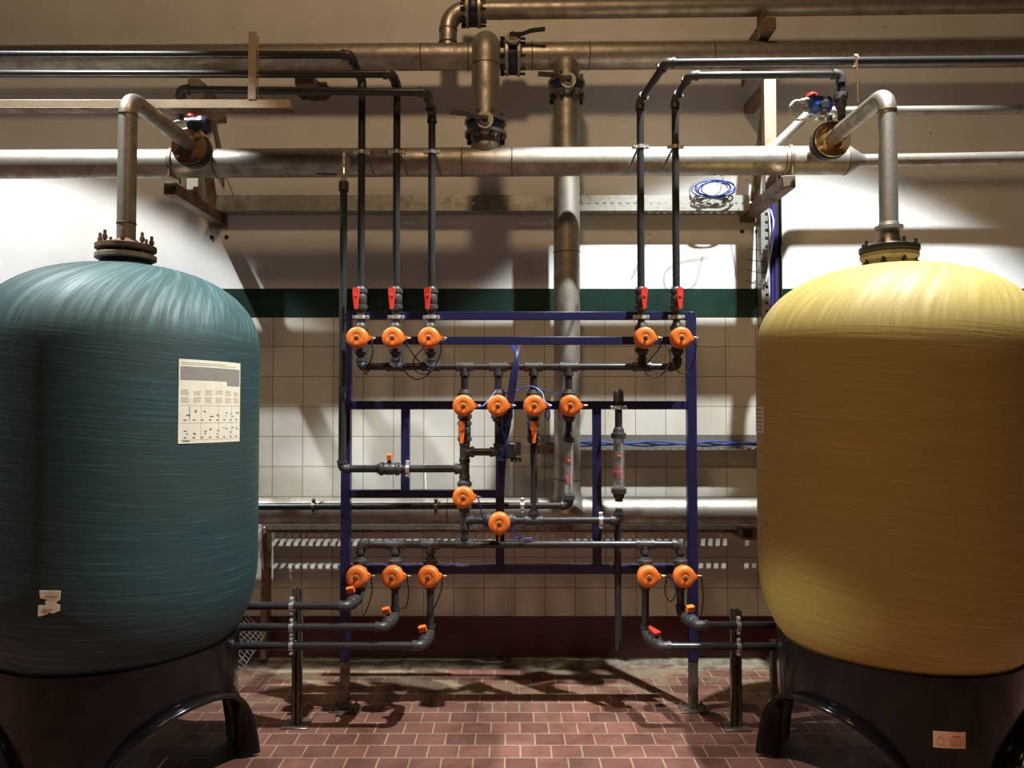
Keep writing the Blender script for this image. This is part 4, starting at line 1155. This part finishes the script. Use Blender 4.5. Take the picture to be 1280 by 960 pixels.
# --- bottom outlets
HYb = 3.86
labs = ['black outlet pipe nearest the ceiling of three running behind the teal tank', 'middle black outlet pipe of three running behind the teal tank', 'lowest black outlet pipe of three running behind the teal tank',
        'lower black outlet pipe running right below the yellow tank, from the red handle', 'upper black outlet pipe running right behind the yellow tank']
labs[0] = 'highest black outlet pipe of three running behind the teal tank'
zdrop = [zz(744,PY), zz(769,PY), zz(791,PY), zz(792,PY), zz(767,PY)]
knob = ['orange knobbed corner valve on the highest outlet pipe by teal tank', 'orange knobbed corner valve on the middle outlet pipe', 'orange knobbed corner valve on the lowest left outlet pipe',
        'red handled corner valve on the outlet pipe towards the yellow tank', 'orange knobbed corner valve on the outlet pipe close to the frame post']
for i in range(5):
    x_ = BX[i]; z_ = zdrop[i]; left = i < 3
    ex = (-1.435, -1.49, -1.53, 1.475, 1.44)[i]
    xo = x_ - (.02 if left else -.045)
    pts = [Vector((x_,PY,Z_V3-.08)), Vector((x_,PY,z_)), Vector((xo,HYb,z_)), Vector((ex,HYb,z_))]
    t = run('outlet_pipe', labs[i], pts, group='black outlet pipes at floor level')
    d = (pts[2]-pts[1]).normalized()
    ball_valve(knob[i], pts[1].lerp(pts[2], .5)+Vector((0,0,0)), d, (-.25 if left else .0,-.35,1), 'knob' if i != 3 else 'long', 'orange_handle' if i != 3 else 'red', scale=.85, group='corner valves on the outlet pipes')
# stands
def stand(label, px, py_foot, ytop, clamps, Y, w=.045):
    x_ = xx(px, 820, Y); t = thing('pipe_stand', label, 'stand', (x_, Y, 0))
    m = MB(); m.box((x_-w/2, Y-.004, .006), (x_-w/2+.004, Y+.04, ytop)).box((x_+w/2-.004, Y-.004, .006), (x_+w/2, Y+.04, ytop)).box((x_-w/2, Y+.036, .006), (x_+w/2, Y+.04, ytop))
    m.box((x_-w/2, Y-.004, .006), (x_-w/2+.014, Y, ytop)).box((x_+w/2-.014, Y-.004, .006), (x_+w/2, Y, ytop)); m.build('channel_post', 'dark_steel', t)
    MB().box((x_-.07, Y-.04, 0), (x_+.07, Y+.08, .007), bev=.002).build('foot_plate', 'dark_steel', t)
    for z_ in clamps:
        clampmesh((x_-.006, HYb, z_), (1,0,0), PR, (0,0,1)).build('pipe_clamp', 'chrome', t)
        MB().lathe((x_-.006, HYb+.02, z_), (0,1,0), [(0,.006),(Y-HYb-.02,.006)], 8).build('clamp_bolt', 'chrome', t)
    return t
stand('dark steel pipe stand with three clamps beside the teal tank', 370.5, 897, zz(735, 3.95), zdrop[:3], 3.93)
stand('dark steel pipe stand with two clamps beside the yellow tank', 921, 905, zz(762, 3.93), [zdrop[4], zdrop[3]], 3.91, .05)
# third stand close to yellow base
xs3 = xx(968, 830, 4.32)
t = thing('pipe_stand', 'short steel stand with wide foot plate half hidden behind yellow tank base', 'stand', (xs3, 4.32, 0))
MB().beam((xs3,4.32,.006), (xs3,4.32,zz(800,4.32)), .045, .045, (0,1,0)).build('post', 'dark_steel', t)
MB().box((xs3-.08, 4.25, 0), (xs3+.08, 4.39, .008), bev=.002).build('foot_plate', 'galv', t)

# ------------------------------------------------------------------ air hoses
def hose(label, pts, mat='rubber', r=.0036, name='air_hose'):
    P = [Vector(p) for p in pts]
    # Catmull-Rom through the points
    Q = []
    E = [P[0]*2-P[1]] + P + [P[-1]*2-P[-2]]
    for i in range(1, len(E)-2):
        for k in range(8):
            s = k/8; a_, b_, c_, d_ = E[i-1], E[i], E[i+1], E[i+2]
            Q.append(.5*((2*b_)+(c_-a_)*s+(2*a_-5*b_+4*c_-d_)*s*s+(3*b_-a_-3*c_+d_)*s**3))
    Q.append(P[-1])
    return tag(MB().tube(Q, r, 7).build(name, mat), label, 'hose', 'thin air hoses')
NY = PY-.079
def nip(i):
    x_, z_ = VLOC[i]; return Vector((x_+.097, NY, z_))
HY2 = 4.02
hose('thin hose looping from the upper valve nearest the tall side pipe', [nip(0), at(465,426,3.98), at(466,440,3.99), at(462,455,4.03), at(458,467,4.03), at(455,462,4.02), at(460,448,4.03), at(472,432,4.1)])
hose('thin hose looping from the second upper valve', [nip(1), at(507,426,3.98), at(518,445,4.0), at(530,458,4.03), at(538,463,4.03), at(530,468,4.03), at(518,462,4.03), at(518,448,4.03), at(530,434,4.1)])
hose('thin hose hanging in a wide loop from the third upper valve', [nip(2), at(552,428,3.98), at(551,440,4.0), at(545,455,4.03), at(533,470,4.03), at(520,474,4.03), at(508,466,4.03), at(503,450,4.03), at(504,438,4.05), at(510,430,4.1)])
hose('thin hose looping from the upper valve below hanger rod riser', [nip(3), at(826,428,3.99), at(824,436,4.0), at(812,450,4.02), at(806,462,4.03), at(812,470,4.03), at(824,470,4.03), at(836,460,4.05)])
hose('thin hose looping between the two upper valves near yellow tank', [at(830,430,4.1), at(836,438,4.05), at(838,452,4.03), at(832,462,4.02)])
hose('thin hose dropping down the frame post beside the last upper valve', [nip(4), at(870,428,3.98), at(870,436,4.0), at(867,452,4.05), at(860,464,4.1), at(850,466,4.08), at(846,460,4.08)])
hose('blue tubing from the first middle valve', [nip(5), at(597,508,3.98), at(603,508,3.97), at(610,501,4.0), at(622,488,4.06), at(634,492,4.06), at(640,500,4.06)], 'cable_blue')
hose('blue tubing from the second middle valve', [nip(6), at(640,510,3.98), at(640,522,4.0), at(634,535,4.04), at(630,555,4.08)], 'cable_blue')
hose('blue tubing arching over to the third middle valve', [at(640,500,4.08), at(645,490,4.05), at(656,484,4.05), at(668,484,4.05), at(678,492,4.03), at(681,502,4.0), nip(7)], 'cable_blue')
hose('short blue loop under the third middle valve', [nip(7), at(686,510,3.98), at(687,520,3.99), at(684,525,4.0), at(682,518,4.0), at(684,509,4.0)], 'cable_violet')
hose('blue tubing arching towards the fourth middle valve', [at(668,484,4.06), at(682,488,4.06), at(695,492,4.06), at(704,496,4.08)], 'cable_blue', .0028)
hose('thin tubing from the lone valve below centre column', [nip(9), at(598,622,3.98), at(600,633,4.0), at(604,648,4.03), at(609,656,4.05)], 'cable_blue')
hose('thin tubing trailing from the crosswise valve', [at(636,657,4.0), at(645,667,4.02), at(654,673,4.05), at(666,673,4.06), at(640,672,4.06)], 'cable_violet')
for i, lab in ((11, 'hose hanging below the bottom valve against the post by teal tank'), (12, 'hose hanging below the second bottom valve'), (13, 'hose hanging below the third bottom valve'), (14, 'hose looping below the bottom valve above red handle'), (15, 'hose hanging beside the frame post from last bottom valve')):
    p = nip(i); s = [0, 30, 36, 40, 30, 45][i-10]
    e_ = {11: [(464,722),(465,740),(460,758),(454,771)], 12: [(509,722),(511,740),(508,757),(502,760),(497,752)], 13: [(553,722),(552,736),(545,755),(539,766)], 14: [(833,722),(831,740),(838,752),(845,742),(842,728),(835,720)], 15: [(877,724),(879,745),(877,765),(872,778)]}[i]
    hose('thin ' + lab, [p] + [at(a_, b_, 4.0+.02*k) for k, (a_, b_) in enumerate(e_)])
# cable bundle down the middle
t = thing('tubing_bundle', 'bundle of blue and black tubing tied to the frame centre upright', 'tubing', at(628, 600, 4.05))
rq = random.Random(8)
for k, mt in enumerate(('rubber','cable_blue','rubber','cable_violet','rubber','cable_blue')):
    dx = (k-2.5)*1.6; top = (640+dx*.6, 432) if k % 2 else (650+dx*.6, 432)
    pts = [at(top[0], top[1], 4.10), at(646+dx*.3, 445, 4.03), at(642.5+dx, 470, 4.02), at(638+dx, 500, 4.04), at(634+dx, 530, 4.06), at(629+dx, 555, 4.07), at(627+dx, 585, 4.08), at(625.5+dx, 620, 4.09)]
    Q = []
    E = [pts[0]*2-pts[1]] + pts + [pts[-1]*2-pts[-2]]
    for i in range(1, len(E)-2):
        for q in range(6):
            s = q/6; a_, b_, c_, d_ = E[i-1], E[i], E[i+1], E[i+2]
            Q.append(.5*((2*b_)+(c_-a_)*s+(2*a_-5*b_+4*c_-d_)*s*s+(3*b_-a_-3*c_+d_)*s**3))
    Q.append(pts[-1])
    MB().tube(Q, .0045, 8).build('tube', mt, t)
for py, pxc in ((505, 637.5), (532, 633), (575, 627.5)):
    c = at(pxc, py, 4.05); MB().lathe(c-Vector((0,0,.004)), (0,0,1), [(0,.024),(0,.028),(.008,.028),(.008,.024)], 16).build('cable_tie', 'rubber', t)
# black gland box behind
jb = 0
t = thing('junction_box', 'small black junction box with metal bracket behind the tubing bundle', 'box', at(641, 575, 4.35))
MB().box((xx(630,565,4.3), 4.27, zz(573,4.3)), (xx(645,565,4.3), 4.37, zz(553,4.3)), bev=.008).build('box', 'black_iron', t)
MB().box((xx(645,560,4.35), 4.33, zz(569,4.35)), (xx(651,560,4.35), 4.345, zz(552,4.35))).build('bracket_plate', 'galv', t)
MB().box((xx(630,560,4.3), 4.17, zz(566,4.3)), (xx(634,560,4.3), 4.28, zz(560,4.3))).build('mounting_arm', 'bracket', t)
m = MB()
for q in range(3): m.lathe(at(640+5*q, 572, 4.3), (0,0,-1), [(0,.012),(.012,.012),(.012,.008),(.025,.008)], 8)
m.build('cable_glands', 'pvc_black', t)
# strut from box to tray
tag(MB().box((xx(650,563,4.7), 4.70, zz(567,4.7)), (xx(692,563,4.7), 4.72, zz(556,4.7)), bev=.002).build('mounting_strip', 'bracket'), 'short slotted metal strip between junction box and the thick down pipe', 'strip')

# ------------------------------------------------------------------ lights
def area(name, loc, target, size, power, col, spread=180):
    d = bpy.data.lights.new(name, 'AREA'); d.shape = 'DISK'; d.size = size; d.energy = power; d.color = col; d.spread = math.radians(spread)
    o = bpy.data.objects.new(name, d); C.objects.link(o); o.location = loc
    o.rotation_euler = (Vector(target)-Vector(loc)).to_track_quat('-Z', 'Y').to_euler(); return o
def spot(name, loc, target, size, power, col, ang, blend):
    d = bpy.data.lights.new(name, 'SPOT'); d.shadow_soft_size = size; d.energy = power; d.color = col; d.spot_size = math.radians(ang); d.spot_blend = blend
    o = bpy.data.objects.new(name, d); C.objects.link(o); o.location = loc
    o.rotation_euler = (Vector(target)-Vector(loc)).to_track_quat('-Z', 'Y').to_euler(); return o
COOL = (.90, .97, 1.0); WARM = (1.0, .70, .40)
area('warm_ceiling_lamp', (-.2, .9, 6.3), (-.1, 4.3, 1.6), .6, 76, WARM)
TL = math.tan(math.radians(9))*6.2
spot('cool_lamp_right', (1.8, 2.86, 6.2), (1.8, 2.86-TL, 0), .05, 2700, COOL, 90, .12)
spot('cool_lamp_left', (-3.55, 2.90, 6.2), (-3.55, 2.90-TL, 0), .05, 1800, COOL, 89, .08)
w = bpy.data.worlds.new('world'); bpy.context.scene.world = w; w.use_nodes = True
w.node_tree.nodes['Background'].inputs[0].default_value = (.3,.24,.18,1); w.node_tree.nodes['Background'].inputs[1].default_value = .1

# tidy helper properties
for o in list(bpy.data.objects):
    if '_w' in o.keys(): del o['_w']
vs = bpy.context.scene.view_settings
vs.view_transform = 'Standard'; vs.look = 'None'; vs.gamma = 1; vs.use_curve_mapping = False; vs.exposure = 0
